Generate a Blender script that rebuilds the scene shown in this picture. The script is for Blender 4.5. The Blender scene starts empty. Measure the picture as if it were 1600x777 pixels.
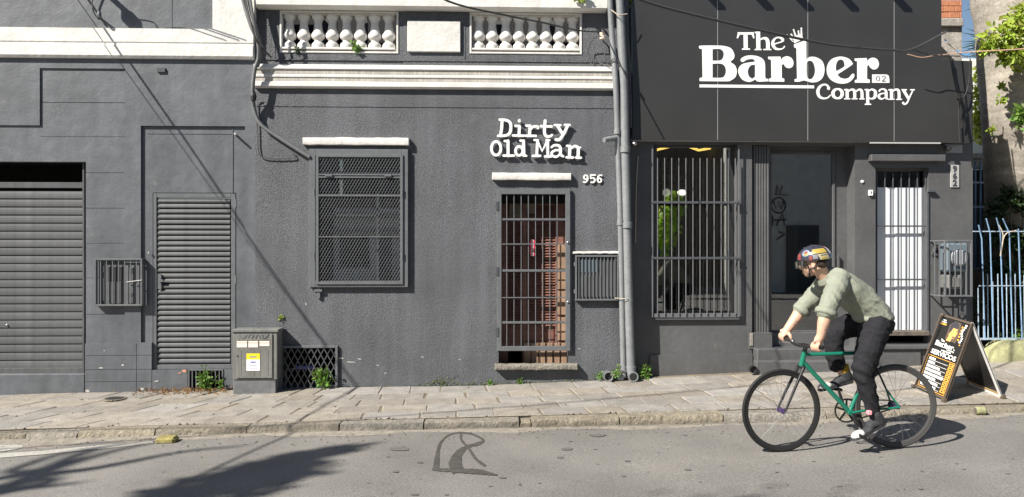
import bpy, bmesh, math, random
from mathutils import Vector, Matrix
from mathutils.geometry import tessellate_polygon
random.seed(7)
R = math.radians
scene = bpy.context.scene
COL = scene.collection

# ------------------------------------------------------------------ camera
FPX = 1202.0
CAM = Vector((0.0, -8.7, 1.6))
YAW = R(2.0)
cam_d = bpy.data.cameras.new('camera')
cam_d.sensor_width = 36.0
cam_d.lens = 36.0 * FPX / 1600.0
cam_d.clip_end = 500
cam = bpy.data.objects.new('camera', cam_d)
COL.objects.link(cam)
cam.location = CAM
cam.rotation_euler = (R(90), 0, -YAW)
scene.camera = cam

# ------------------------------------------------------------------ sky, sun, exposure
SUN = Vector((0.97, 0.66, -1.0)).normalized()          # direction the light travels
elev = math.asin(-SUN.z)
world = bpy.data.worlds.new('World')
scene.world = world
world.use_nodes = True
wn = world.node_tree.nodes
wl = world.node_tree.links
sky = wn.new('ShaderNodeTexSky')
sky.sky_type = 'NISHITA'
sky.sun_disc = False
sky.sun_elevation = elev
sky.sun_rotation = math.atan2(-SUN.x, -SUN.y)
sky.air_density = 1.0
sky.dust_density = 0.6
wn['Background'].inputs['Strength'].default_value = 0.05
wl.new(sky.outputs[0], wn['Background'].inputs['Color'])
sd = bpy.data.lights.new('sun', 'SUN')
sd.energy = 5.0
sd.angle = R(0.5)
sd.color = (1.0, 0.945, 0.86)
sun = bpy.data.objects.new('sun', sd)
COL.objects.link(sun)
sun.rotation_euler = SUN.to_track_quat('-Z', 'Y').to_euler()
sun.location = (-10, -10, 15)
scene.view_settings.view_transform = 'Standard'
scene.view_settings.look = 'None'
scene.view_settings.gamma = 1.0
scene.view_settings.exposure = 0.95

# ------------------------------------------------------------------ helpers
CP, SP = math.cos(YAW), math.sin(YAW)

def P(px, py, y=0.0):
    """point of the vertical plane at depth y that the photo shows at (px, py)"""
    a = (px - 800.0) / FPX
    b = (388.5 - py) / FPX
    dx, dy, dz = SP + a * CP, CP - a * SP, b
    t = (y - CAM.y) / dy
    return Vector((CAM.x + dx * t, y, CAM.z + dz * t))

def X(px, y=0.0): return P(px, 388, y).x
def Z(px, py, y=0.0): return P(px, py, y).z

def RC(px0, py0, px1, py1, y=0.0):
    """pixel rectangle -> x0, x1, z0, z1 on the plane at y"""
    xm = (px0 + px1) / 2
    return X(px0, y), X(px1, y), Z(xm, py1, y), Z(xm, py0, y)

def lerp(a, b, t): return a + (b - a) * t

def pw(pts, x):
    if x <= pts[0][0]:
        (a, b), (c, d) = pts[0], pts[1]
    elif x >= pts[-1][0]:
        (a, b), (c, d) = pts[-2], pts[-1]
    else:
        for i in range(len(pts) - 1):
            if pts[i][0] <= x <= pts[i + 1][0]:
                (a, b), (c, d) = pts[i], pts[i + 1]
                break
    return b + (d - b) * (x - a) / (c - a)

# ground heights, read from where the street meets the kerb and the walls
YK = -1.5                                   # face of the kerb
YKB = -1.32                                 # back of the kerb stones
GUT = [(P(px, py, YK).x, P(px, py, YK).z) for px, py in ((0, 688), (506, 675), (1036, 663.5), (1300, 654.5), (1600, 645))]
KTOP = [(P(px, py, YK).x, P(px, py, YK).z) for px, py in ((0, 679.5), (540, 664), (1036, 651), (1300, 644), (1600, 639))]
WB = [(P(px, py).x, P(px, py).z) for px, py in ((0, 617), (130, 614), (530, 606), (770, 602), (1000, 592), (1180, 584), (1540, 566), (1700, 558))]

def gz(x, y):
    """ground height"""
    if y < YK:
        return pw(GUT, x) + 0.016 * min(3.0, (YK - y))
    k, w = pw(KTOP, x), pw(WB, x)
    t = min(1.0, max(0.0, (y - YK) / -YK))
    return lerp(k, w, t) + (0.02 * (y) if y > 0 else 0)

def G(px, py, dz=0.0):
    """point of the ground that the photo shows at (px, py)"""
    a = (px - 800.0) / FPX
    b = (388.5 - py) / FPX
    d = Vector((SP + a * CP, CP - a * SP, b))
    t = 2.0
    while t < 40:
        p = CAM + d * t
        if p.z <= gz(p.x, p.y):
            lo, hi = t - 0.05, t
            for _ in range(20):
                m = (lo + hi) / 2
                q = CAM + d * m
                if q.z <= gz(q.x, q.y): hi = m
                else: lo = m
            q = CAM + d * hi
            return Vector((q.x, q.y, gz(q.x, q.y) + dz))
        t += 0.05
    return CAM + d * 10

class MB:
    def __init__(s):
        s.v, s.f = [], []
    def add(s, vs, fs):
        o = len(s.v)
        s.v += [Vector(v) for v in vs]
        s.f += [tuple(i + o for i in f) for f in fs]
        return s
    def box(s, x0, x1, y0, y1, z0, z1, c=0.0):
        if x0 > x1: x0, x1 = x1, x0
        if y0 > y1: y0, y1 = y1, y0
        if z0 > z1: z0, z1 = z1, z0
        if c <= 0:
            return s.add([(x0, y0, z0), (x1, y0, z0), (x1, y1, z0), (x0, y1, z0), (x0, y0, z1), (x1, y0, z1), (x1, y1, z1), (x0, y1, z1)],
                         [(0, 3, 2, 1), (4, 5, 6, 7), (0, 1, 5, 4), (1, 2, 6, 5), (2, 3, 7, 6), (3, 0, 4, 7)])
        bm = bmesh.new()
        vs = [bm.verts.new(v) for v in [(x0, y0, z0), (x1, y0, z0), (x1, y1, z0), (x0, y1, z0), (x0, y0, z1), (x1, y0, z1), (x1, y1, z1), (x0, y1, z1)]]
        for f in [(0, 3, 2, 1), (4, 5, 6, 7), (0, 1, 5, 4), (1, 2, 6, 5), (2, 3, 7, 6), (3, 0, 4, 7)]:
            bm.faces.new([vs[i] for i in f])
        bmesh.ops.bevel(bm, geom=bm.edges[:], offset=c, segments=1, affect='EDGES')
        bm.verts.index_update()
        s.add([v.co.copy() for v in bm.verts], [tuple(v.index for v in f.verts) for f in bm.faces])
        bm.free()
        return s
    def pbox(s, px0, py0, px1, py1, yf, yb, c=0.0):
        """box whose front face (at depth yf) is the pixel rectangle"""
        x0, x1, z0, z1 = RC(px0, py0, px1, py1, yf)
        return s.box(x0, x1, yf, yb, z0, z1, c)
    def bar(s, p, q, w, h=None, up=(0, 0, 1)):
        p, q = Vector(p), Vector(q)
        h = h or w
        d = (q - p).normalized()
        u = Vector(up)
        if abs(d.dot(u)) > 0.98: u = Vector((0, 1, 0))
        a = d.cross(u).normalized() * (w / 2)
        b = a.cross(d).normalized() * (h / 2)
        vs = [p - a - b, p + a - b, p + a + b, p - a + b, q - a - b, q + a - b, q + a + b, q - a + b]
        return s.add(vs, [(0, 1, 2, 3), (7, 6, 5, 4), (0, 4, 5, 1), (1, 5, 6, 2), (2, 6, 7, 3), (3, 7, 4, 0)])
    def tube(s, pts, r, n=8, cap=True, closed=False):
        pts = [Vector(p) for p in pts]
        m = len(pts)
        rs = r if isinstance(r, (list, tuple)) else [r] * m
        o = len(s.v)
        prev = None
        for i in range(m):
            if closed:
                d = (pts[(i + 1) % m] - pts[i - 1]).normalized()
            else:
                d = (pts[min(i + 1, m - 1)] - pts[max(i - 1, 0)]).normalized()
            if prev is None:
                u = Vector((0, 0, 1)) if abs(d.z) < 0.9 else Vector((0, 1, 0))
                a = d.cross(u).normalized()
            else:
                a = (prev - d * prev.dot(d)).normalized()
            prev = a
            b = d.cross(a)
            ra, rb = rs[i] if isinstance(rs[i], tuple) else (rs[i], rs[i])
            for k in range(n):
                t = 2 * math.pi * k / n
                s.v.append(pts[i] + a * (ra * math.cos(t)) + b * (rb * math.sin(t)))
        for i in range(m if closed else m - 1):
            j = (i + 1) % m
            for k in range(n):
                k2 = (k + 1) % n
                s.f.append((o + i * n + k, o + i * n + k2, o + j * n + k2, o + j * n + k))
        if cap and not closed:
            s.f.append(tuple(o + k for k in reversed(range(n))))
            s.f.append(tuple(o + (m - 1) * n + k for k in range(n)))
        return s
    def lathe(s, c, prof, n=12, axis='z'):
        """prof: list of (r, h) along the axis from c"""
        c = Vector(c)
        o = len(s.v)
        for r, h in prof:
            for k in range(n):
                t = 2 * math.pi * k / n
                a, b = r * math.cos(t), r * math.sin(t)
                if axis == 'z': s.v.append(c + Vector((a, b, h)))
                elif axis == 'y': s.v.append(c + Vector((a, h, b)))
                else: s.v.append(c + Vector((h, a, b)))
        m = len(prof)
        for i in range(m - 1):
            for k in range(n):
                k2 = (k + 1) % n
                s.f.append((o + i * n + k, o + i * n + k2, o + (i + 1) * n + k2, o + (i + 1) * n + k))
        s.f.append(tuple(o + k for k in reversed(range(n))))
        s.f.append(tuple(o + (m - 1) * n + k for k in range(n)))
        return s
    def ell(s, c, rx, ry, rz, nu=16, nv=10, rot=None):
        c = Vector(c)
        o = len(s.v)
        M = rot or Matrix.Identity(3)
        for i in range(1, nv):
            ph = math.pi * i / nv
            for k in range(nu):
                t = 2 * math.pi * k / nu
                s.v.append(c + M @ Vector((rx * math.sin(ph) * math.cos(t), ry * math.sin(ph) * math.sin(t), rz * math.cos(ph))))
        s.v.append(c + M @ Vector((0, 0, rz)))
        s.v.append(c + M @ Vector((0, 0, -rz)))
        T, B = len(s.v) - 2, len(s.v) - 1
        for i in range(nv - 2):
            for k in range(nu):
                k2 = (k + 1) % nu
                s.f.append((o + i * nu + k, o + (i + 1) * nu + k, o + (i + 1) * nu + k2, o + i * nu + k2))
        for k in range(nu):
            k2 = (k + 1) % nu
            s.f.append((T, o + k, o + k2))
            s.f.append((B, o + (nv - 2) * nu + k2, o + (nv - 2) * nu + k))
        return s
    def prism(s, poly, y0, y1, holes=()):
        """outline in (x, z), from y0 (front) to y1"""
        loops = [list(poly)] + [list(h) for h in holes]
        flat = [p for l in loops for p in l]
        o = len(s.v)
        n = len(flat)
        for p in flat: s.v.append(Vector((p[0], y0, p[1])))
        for p in flat: s.v.append(Vector((p[0], y1, p[1])))
        tris = tessellate_polygon([[Vector((p[0], p[1], 0)) for p in l] for l in loops])
        for a, b, c in tris:
            pa, pb, pc = flat[a], flat[b], flat[c]
            cr = (pb[0] - pa[0]) * (pc[1] - pa[1]) - (pb[1] - pa[1]) * (pc[0] - pa[0])
            if cr < 0: a, b, c = a, c, b
            s.f.append((o + a, o + b, o + c))
            s.f.append((o + n + a, o + n + c, o + n + b))
        k = 0
        for li, l in enumerate(loops):
            m = len(l)
            area = sum(l[i][0] * l[(i + 1) % m][1] - l[(i + 1) % m][0] * l[i][1] for i in range(m))
            ccw = area > 0
            for i in range(m):
                a, b = k + i, k + (i + 1) % m
                if ccw == (li == 0): s.f.append((o + a, o + n + a, o + n + b, o + b))
                else: s.f.append((o + a, o + b, o + n + b, o + n + a))
            k += m
        return s
    def build(s, name, m, parent=None, smooth=False, angle=40, mods=None):
        off = root_loc(parent)
        me = bpy.data.meshes.new(name)
        me.from_pydata([v - off for v in s.v], [], s.f)
        me.update()
        ob = bpy.data.objects.new(name, me)
        COL.objects.link(ob)
        if m is not None: me.materials.append(m)
        if parent is not None: ob.parent = parent
        if smooth:
            for p in me.polygons: p.use_smooth = True
            if angle < 180:
                me.set_sharp_from_angle(angle=R(angle))
        return ob

def root_loc(o):
    v = Vector((0, 0, 0))
    while o is not None:
        v += o.location
        o = o.parent
    return v

def tag(o, label=None, cat=None, group=None, kind=None):
    if label: o['label'] = label
    if cat: o['category'] = cat
    if group: o['group'] = group
    if kind: o['kind'] = kind
    return o

def thing(name, loc, label, cat, group=None):
    o = bpy.data.objects.new(name, None)
    COL.objects.link(o)
    o.location = loc
    o.empty_display_size = 0.2
    return tag(o, label, cat, group)

def part(name, parent, loc):
    """an Empty part that carries sub-parts"""
    o = bpy.data.objects.new(name, None)
    COL.objects.link(o)
    o.parent = parent
    o.location = Vector(loc) - root_loc(parent)
    return o

def again(o, offset, parent=None, rot=None, scale=None):
    c = o.copy()
    COL.objects.link(c)
    if parent is not None: c.parent = parent
    c.location = o.location + Vector(offset)
    if rot is not None: c.rotation_euler = rot
    if scale is not None: c.scale = scale
    return c

def copy_tree(o, parent=None):
    c = o.copy()
    COL.objects.link(c)
    if parent is not None: c.parent = parent
    for ch in [k for k in scene.objects if k.parent == o]:
        copy_tree(ch, c)
    return c

def wall_cells(x0, x1, z0, z1, y, rects, back=None):
    """a wall sheet with stepped recesses: rects = (x0, x1, z0, z1, depth) or depth=('hole', reveal)"""
    xs = sorted({round(a, 5) for a in [x0, x1] + [r[0] for r in rects] + [r[1] for r in rects] if x0 <= a <= x1})
    zs = sorted({round(a, 5) for a in [z0, z1] + [r[2] for r in rects] + [r[3] for r in rects] if z0 <= a <= z1})
    def dep(cx, cz):
        d = y
        for r in rects:
            if r[0] < cx < r[1] and r[2] < cz < r[3]: d = r[4]
        return d
    nx, nz = len(xs) - 1, len(zs) - 1
    D = [[dep((xs[i] + xs[i + 1]) / 2, (zs[j] + zs[j + 1]) / 2) for j in range(nz)] for i in range(nx)]
    mb = MB()
    val = lambda d: d[1] if isinstance(d, tuple) else d
    for i in range(nx):
        for j in range(nz):
            d = D[i][j]
            a, b, c, e = xs[i], xs[i + 1], zs[j], zs[j + 1]
            if not isinstance(d, tuple):
                mb.add([(a, d, c), (b, d, c), (b, d, e), (a, d, e)], [(0, 1, 2, 3)])
            if i + 1 < nx:
                d2 = D[i + 1][j]
                if not (isinstance(d, tuple) and isinstance(d2, tuple)) and val(d) != val(d2):
                    p, q = val(d), val(d2)
                    mb.add([(b, p, c), (b, q, c), (b, q, e), (b, p, e)], [(0, 1, 2, 3)])
            if j + 1 < nz:
                d2 = D[i][j + 1]
                if not (isinstance(d, tuple) and isinstance(d2, tuple)) and val(d) != val(d2):
                    p, q = val(d), val(d2)
                    mb.add([(a, p, e), (b, p, e), (b, q, e), (a, q, e)], [(0, 1, 2, 3)])
    return mb

def smooth_poly(pts, n=6):
    """pts: (x, y) or (x, y, 1) for a corner; closed Catmull-Rom between corners"""
    m = len(pts)
    out = []
    for i in range(m):
        p0, p1, p2, p3 = pts[i - 1], pts[i], pts[(i + 1) % m], pts[(i + 2) % m]
        c1, c2 = len(p1) > 2, len(p2) > 2
        if c1 and c2:
            out.append((p1[0], p1[1]))
            continue
        if c1: p0 = (2 * p1[0] - p2[0], 2 * p1[1] - p2[1])
        if c2: p3 = (2 * p2[0] - p1[0], 2 * p2[1] - p1[1])
        for k in range(n):
            t = k / n
            out.append(tuple(0.5 * (2 * p1[a] + (p2[a] - p0[a]) * t + (2 * p0[a] - 5 * p1[a] + 4 * p2[a] - p3[a]) * t * t + (3 * p1[a] - p0[a] - 3 * p2[a] + p3[a]) * t ** 3) for a in (0, 1)))
    return out

def crom(pts, n=6):
    """open Catmull-Rom through points of any dimension"""
    pts = [tuple(p) for p in pts]
    if len(pts) < 3 or n < 2: return pts
    dim = len(pts[0])
    out = []
    for i in range(len(pts) - 1):
        p1, p2 = pts[i], pts[i + 1]
        p0 = pts[i - 1] if i > 0 else tuple(2 * a - b for a, b in zip(p1, p2))
        p3 = pts[i + 2] if i + 2 < len(pts) else tuple(2 * b - a for a, b in zip(p1, p2))
        for k in range(n):
            t = k / n
            out.append(tuple(0.5 * (2 * p1[a] + (p2[a] - p0[a]) * t + (2 * p0[a] - 5 * p1[a] + 4 * p2[a] - p3[a]) * t * t + (3 * p1[a] - p0[a] - 3 * p2[a] + p3[a]) * t ** 3) for a in range(dim)))
    out.append(pts[-1])
    return out

def ribbon(mb, pts, w, conv, y0, y1, curve=False, rnd=False):
    """flat stroke along pts (2-d, own units), width w (same units; may be a list), conv -> (x, z)"""
    ws = w if isinstance(w, (list, tuple)) else [w] * len(pts)
    q = [(p[0], p[1], k) for p, k in zip(pts, ws)]
    if curve: q = crom(q, 5)
    L, Rr = [], []
    m = len(q)
    for i in range(m):
        a, b = q[max(i - 1, 0)], q[min(i + 1, m - 1)]
        dx, dy = b[0] - a[0], b[1] - a[1]
        l = math.hypot(dx, dy) or 1
        nx, ny = -dy / l, dx / l
        x, y, k = q[i]
        if rnd and i in (0, m - 1):
            e = -1 if i == 0 else 1
            f = [(0.5, .98), (0.0, 1.0)] if i else [(0.0, 1.0), (0.5, .98)]
        L.append((x + nx * k / 2, y + ny * k / 2))
        Rr.append((x - nx * k / 2, y - ny * k / 2))
    poly = L
    if rnd:
        x, y, k = q[-1]; a = q[-2]
        t0 = math.atan2(y - a[1], x - a[0])
        poly = poly + [(x + k / 2 * math.cos(t0 + s), y + k / 2 * math.sin(t0 + s)) for s in (1.05, .52, 0, -.52, -1.05)]
    poly = poly + Rr[::-1]
    if rnd:
        x, y, k = q[0]; a = q[1]
        t0 = math.atan2(y - a[1], x - a[0])
        poly = poly + [(x + k / 2 * math.cos(t0 + s), y + k / 2 * math.sin(t0 + s)) for s in (1.05, .52, 0, -.52, -1.05)]
    # strip of quads, so bends stay clean
    n = len(L)
    pl = [conv(*p) for p in L]; pr = [conv(*p) for p in Rr]
    vs = [(p[0], y0, p[1]) for p in pl] + [(p[0], y0, p[1]) for p in pr] + [(p[0], y1, p[1]) for p in pl] + [(p[0], y1, p[1]) for p in pr]
    fs = []
    for i in range(n - 1):
        fs.append((i, i + 1, n + i + 1, n + i))
        fs.append((2 * n + i, 3 * n + i, 3 * n + i + 1, 2 * n + i + 1))
        fs.append((i, 2 * n + i, 2 * n + i + 1, i + 1))
        fs.append((n + i, n + i + 1, 3 * n + i + 1, 3 * n + i))
    fs.append((0, n, 3 * n, 2 * n)); fs.append((n - 1, 3 * n - 1, 4 * n - 1, 2 * n - 1)[::-1])
    mb.add(vs, fs)
    if rnd:
        for e in (0, -1):
            x, y, k = q[e]
            c = [(x + k / 2 * math.cos(t * math.pi / 6), y + k / 2 * math.sin(t * math.pi / 6)) for t in range(12)]
            mb.prism([conv(*p) for p in c][::-1], y0 + 0.0003, y1)
    return mb

def mesh_text(body, size, name='lettering', bold=0.0, align='CENTER', extrude=0.0):
    cu = bpy.data.curves.new(name, 'FONT')
    cu.body = body
    cu.size = size
    cu.align_x = align
    cu.align_y = 'CENTER'
    cu.offset = bold
    cu.extrude = extrude
    cu.resolution_u = 2
    o = bpy.data.objects.new(name, cu)
    COL.objects.link(o)
    dg = bpy.context.evaluated_depsgraph_get()
    me = bpy.data.meshes.new_from_object(o.evaluated_get(dg))
    bpy.data.objects.remove(o)
    bpy.data.curves.remove(cu)
    return me

# ------------------------------------------------------------------ materials
def mat(name, col, rough=0.6, metal=0.0, noise=None, bump=None, spec=0.5, coat=0.0, rand=0.0, noise2=None, trans=0.0, streak=None, emit=None, scuff=None):
    m = bpy.data.materials.new(name)
    m.use_nodes = True
    nt = m.node_tree
    n, l = nt.nodes, nt.links
    b = n['Principled BSDF']
    b.inputs['Base Color'].default_value = (*col, 1)
    b.inputs['Roughness'].default_value = rough
    b.inputs['Metallic'].default_value = metal
    b.inputs['Specular IOR Level'].default_value = spec
    b.inputs['Coat Weight'].default_value = coat
    if trans: b.inputs['Transmission Weight'].default_value = trans
    if emit:
        b.inputs['Emission Color'].default_value = (*emit[0], 1)
        b.inputs['Emission Strength'].default_value = emit[1]
    tc = n.new('ShaderNodeTexCoord')
    src = None
    def mul(fac_out, lo, hi, prev):
        mr = n.new('ShaderNodeMapRange')
        mr.inputs['From Min'].default_value = 0.3
        mr.inputs['From Max'].default_value = 0.7
        mr.inputs['To Min'].default_value = lo
        mr.inputs['To Max'].default_value = hi
        l.new(fac_out, mr.inputs['Value'])
        mx = n.new('ShaderNodeVectorMath')
        mx.operation = 'SCALE'
        if prev is None: mx.inputs[0].default_value = col
        else: l.new(prev, mx.inputs[0])
        l.new(mr.outputs[0], mx.inputs['Scale'])
        return mx.outputs[0]
    for nz in (noise, noise2):
        if nz:
            t = n.new('ShaderNodeTexNoise')
            t.inputs['Scale'].default_value = nz[0]
            t.inputs['Detail'].default_value = 4
            l.new(tc.outputs['Object'], t.inputs['Vector'])
            src = mul(t.outputs[0], 1 - nz[1], 1 + nz[1], src)
    if streak:
        mp = n.new('ShaderNodeMapping')
        mp.inputs['Scale'].default_value = streak[1]
        l.new(tc.outputs['Object'], mp.inputs['Vector'])
        t = n.new('ShaderNodeTexNoise')
        t.inputs['Scale'].default_value = 1.0
        t.inputs['Detail'].default_value = 5
        l.new(mp.outputs[0], t.inputs['Vector'])
        src = mul(t.outputs[0], 1 - streak[0], 1 + streak[0] * 0.3, src)
    if scuff:
        t = n.new('ShaderNodeTexNoise')
        t.inputs['Scale'].default_value = scuff[0]
        t.inputs['Detail'].default_value = 9
        t.inputs['Roughness'].default_value = .72
        l.new(tc.outputs['Object'], t.inputs['Vector'])
        mr = n.new('ShaderNodeMapRange')
        mr.inputs['From Min'].default_value = .62
        mr.inputs['From Max'].default_value = .75
        mr.inputs['To Max'].default_value = .75
        l.new(t.outputs[0], mr.inputs['Value'])
        mx = n.new('ShaderNodeMix')
        mx.data_type = 'RGBA'
        mx.inputs[7].default_value = (scuff[1], scuff[1] * .97, scuff[1] * .9, 1)
        l.new(mr.outputs[0], mx.inputs[0])
        if src is None: mx.inputs[6].default_value = (*col, 1)
        else: l.new(src, mx.inputs[6])
        src = mx.outputs[2]
    if rand:
        oi = n.new('ShaderNodeObjectInfo')
        hs = n.new('ShaderNodeHueSaturation')
        a = n.new('ShaderNodeMapRange')
        a.inputs['To Min'].default_value = 1 - rand
        a.inputs['To Max'].default_value = 1 + rand
        l.new(oi.outputs['Random'], a.inputs['Value'])
        l.new(a.outputs[0], hs.inputs['Value'])
        w = n.new('ShaderNodeTexWhiteNoise')
        w.noise_dimensions = '1D'
        l.new(oi.outputs['Random'], w.inputs['W'])
        a2 = n.new('ShaderNodeMapRange')
        a2.inputs['To Min'].default_value = 0.6
        a2.inputs['To Max'].default_value = 1.35
        l.new(w.outputs['Value'], a2.inputs['Value'])
        l.new(a2.outputs[0], hs.inputs['Saturation'])
        if src is None: hs.inputs['Color'].default_value = (*col, 1)
        else: l.new(src, hs.inputs['Color'])
        src = hs.outputs[0]
    if src is not None: l.new(src, b.inputs['Base Color'])
    prevn = None
    for bp in ([bump] if bump and not isinstance(bump, list) else (bump or [])):
        t = n.new('ShaderNodeTexNoise')
        t.inputs['Scale'].default_value = bp[0]
        t.inputs['Detail'].default_value = bp[3] if len(bp) > 3 else 4
        l.new(tc.outputs['Object'], t.inputs['Vector'])
        bn = n.new('ShaderNodeBump')
        bn.inputs['Strength'].default_value = bp[1]
        bn.inputs['Distance'].default_value = bp[2]
        l.new(t.outputs[0], bn.inputs['Height'])
        if prevn is not None: l.new(prevn, bn.inputs['Normal'])
        prevn = bn.outputs[0]
    if prevn is not None: l.new(prevn, b.inputs['Normal'])
    return m

def glass_mat(name, tint=0.85, refl=0.08, rough=0.01):
    m = bpy.data.materials.new(name)
    m.use_nodes = True
    n, l = m.node_tree.nodes, m.node_tree.links
    n.remove(n['Principled BSDF'])
    out = n['Material Output']
    tr = n.new('ShaderNodeBsdfTransparent')
    tr.inputs['Color'].default_value = (tint, tint * 1.01, tint, 1)
    gl = n.new('ShaderNodeBsdfGlossy')
    gl.inputs['Roughness'].default_value = rough
    fr = n.new('ShaderNodeFresnel')
    fr.inputs['IOR'].default_value = 1.5
    ad = n.new('ShaderNodeMath')
    ad.operation = 'ADD'
    ad.use_clamp = True
    ad.inputs[1].default_value = refl
    l.new(fr.outputs[0], ad.inputs[0])
    mx = n.new('ShaderNodeMixShader')
    l.new(ad.outputs[0], mx.inputs[0])
    l.new(tr.outputs[0], mx.inputs[1])
    l.new(gl.outputs[0], mx.inputs[2])
    l.new(mx.outputs[0], out.inputs['Surface'])
    return m

def leaf_mat(name, col, var=0.35, rough=0.45):
    m = bpy.data.materials.new(name)
    m.use_nodes = True
    n, l = m.node_tree.nodes, m.node_tree.links
    b = n['Principled BSDF']
    b.inputs['Roughness'].default_value = rough
    g = n.new('ShaderNodeNewGeometry')
    hs = n.new('ShaderNodeHueSaturation')
    hs.inputs['Color'].default_value = (*col, 1)
    a = n.new('ShaderNodeMapRange')
    a.inputs['To Min'].default_value = 1 - var
    a.inputs['To Max'].default_value = 1 + var
    l.new(g.outputs['Random Per Island'], a.inputs['Value'])
    l.new(a.outputs[0], hs.inputs['Value'])
    h = n.new('ShaderNodeMapRange')
    h.inputs['To Min'].default_value = 0.47
    h.inputs['To Max'].default_value = 0.53
    l.new(g.outputs['Random Per Island'], h.inputs['Value'])
    l.new(h.outputs[0], hs.inputs['Hue'])
    l.new(hs.outputs[0], b.inputs['Base Color'])
    tl = n.new('ShaderNodeBsdfTranslucent')
    l.new(hs.outputs[0], tl.inputs['Color'])
    mx = n.new('ShaderNodeMixShader')
    mx.inputs[0].default_value = 0.35
    l.new(b.outputs[0], mx.inputs[1])
    l.new(tl.outputs[0], mx.inputs[2])
    l.new(mx.outputs[0], n['Material Output'].inputs['Surface'])
    return m

M = {}
M['paint'] = mat('smooth dark grey paint', (.106, .114, .126), .5, streak=(.2, (6, 1, .5)), noise=(1.7, .18), noise2=(9, .1), bump=[(6, .3, .02), (40, .25, .006), (120, .15, .003)], scuff=(5.5, .2))
M['stucco'] = mat('rough dark grey stucco', (.102, .108, .121), .55, streak=(.24, (7, 1, .5)), noise=(1.3, .2), noise2=(40, .14), bump=[(125, 1.0, .014, 1), (60, .45, .012, 2), (4, .25, .03)], scuff=(4.2, .19))
M['shop'] = mat('charcoal paint', (.09, .091, .093), .5, scuff=(6, .2), noise=(2, .15), noise2=(15, .08), bump=[(30, .35, .006), (5, .2, .02)])
M['iron'] = mat('grey painted iron', (.12, .126, .134), .42, noise=(12, .1), bump=(90, .1, .002))
M['blackiron'] = mat('dark painted iron', (.07, .074, .082), .4, noise=(12, .1))
M['slat'] = mat('grey painted steel', (.098, .103, .106), .5, noise=(5, .14), streak=(.25, (14, 1, 2)), spec=.35, rand=.1)
M['white'] = mat('white limewash', (.62, .605, .575), .75, noise=(4, .1), noise2=(40, .05), bump=[(18, .5, .012), (90, .3, .003)])
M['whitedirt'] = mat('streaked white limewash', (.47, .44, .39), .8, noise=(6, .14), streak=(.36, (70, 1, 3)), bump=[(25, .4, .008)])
M['letter'] = mat('white lacquer', (.82, .81, .79), .4, noise=(20, .03))
M['sign'] = mat('black composite panel', (.036, .0355, .035), .32, noise=(1.2, .12), bump=(1.2, .06, .05))
M['seam'] = mat('pale seam', (.45, .45, .44), .5)
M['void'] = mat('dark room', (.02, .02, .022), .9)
M['room'] = mat('dim room wall', (.08, .084, .09), .8, noise=(2, .2))
M['roompale'] = mat('pale room wall', (.5, .5, .47), .8, noise=(2, .15))
M['black'] = mat('matt black', (.018, .018, .019), .6)
M['rubber'] = mat('tyre rubber', (.014, .014, .015), .65, spec=.3, bump=(120, .2, .002))
M['asphalt'] = mat('worn asphalt', (.168, .16, .148), .85, noise=(.9, .2), noise2=(75, .3), bump=[(100, .55, .008, 3), (1.2, .3, .05)])
M['stone'] = mat('paving stone', (.235, .215, .188), .85, noise=(7, .16), noise2=(60, .22), bump=[(60, .5, .006), (9, .4, .01)], rand=.14)
M['mortar'] = mat('sandy joint', (.17, .14, .1), .95, noise=(10, .25), bump=(70, .6, .01))
M['kerb'] = mat('rough granite', (.205, .182, .143), .9, noise=(14, .25), noise2=(80, .25), bump=[(35, .9, .02), (110, .6, .006)], rand=.08)
M['roadwhite'] = mat('worn road paint', (.36, .345, .31), .8, noise=(3, .15), noise2=(40, .2))
M['stain'] = mat('wet stain', (.062, .058, .052), .7, noise=(14, .25), bump=(150, .6, .005))
M['worn'] = mat('dark asphalt patch', (.115, .109, .1), .85, noise=(60, .2), bump=(150, .6, .005))
M['pipe'] = mat('grey plastic pipe', (.19, .2, .205), .45, noise=(4, .12), noise2=(25, .1))
M['cable'] = mat('cable', (.06, .06, .062), .6)
M['cableg'] = mat('grey cable', (.125, .13, .135), .6, noise=(10, .2))
M['cablew'] = mat('pale wire', (.5, .42, .33), .6)
M['cableb'] = mat('blue wire', (.08, .3, .6), .5)
M['copper'] = mat('orange wire', (.45, .28, .2), .5)
M['wood'] = mat('brown door wood', (.22, .105, .078), .5, noise=(6, .2), streak=(.25, (2, 2, 60)))
M['woodpale'] = mat('pale brown wood', (.34, .22, .145), .55, noise=(10, .15))
M['red'] = mat('red plastic', (.55, .02, .06), .4)
M['cab'] = mat('grey green cabinet', (.172, .172, .16), .5, noise=(3, .15), noise2=(30, .08), streak=(.25, (20, 3, 2)))
M['cabbase'] = mat('grey painted concrete', (.125, .13, .135), .7, noise=(8, .25), bump=(40, .4, .006))
M['yellow'] = mat('yellow sticker', (.8, .62, .02), .5)
M['paper'] = mat('white sticker', (.8, .79, .77), .6)
M['pinkpaper'] = mat('faded sticker', (.78, .66, .6), .6)
M['scuffed'] = mat('chipped plaster', (.42, .4, .37), .9, noise=(40, .2))
M['chip'] = mat('orange exposed brick', (.45, .24, .17), .9, noise=(40, .2))
M['faintred'] = mat('faded red print', (.6, .36, .3), .6)
M['ink'] = mat('dark print', (.04, .04, .05), .6)
M['inkblue'] = mat('blue print', (.12, .14, .4), .6)
M['soil'] = mat('damp soil', (.045, .038, .03), .95, noise=(20, .3))
M['leaf'] = leaf_mat('weed leaf', (.15, .26, .045), .5)
M['leafy'] = leaf_mat('yellow green leaf', (.30, .37, .045), .5)
M['leafd'] = leaf_mat('dark leaf', (.035, .065, .022), .5)
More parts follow.
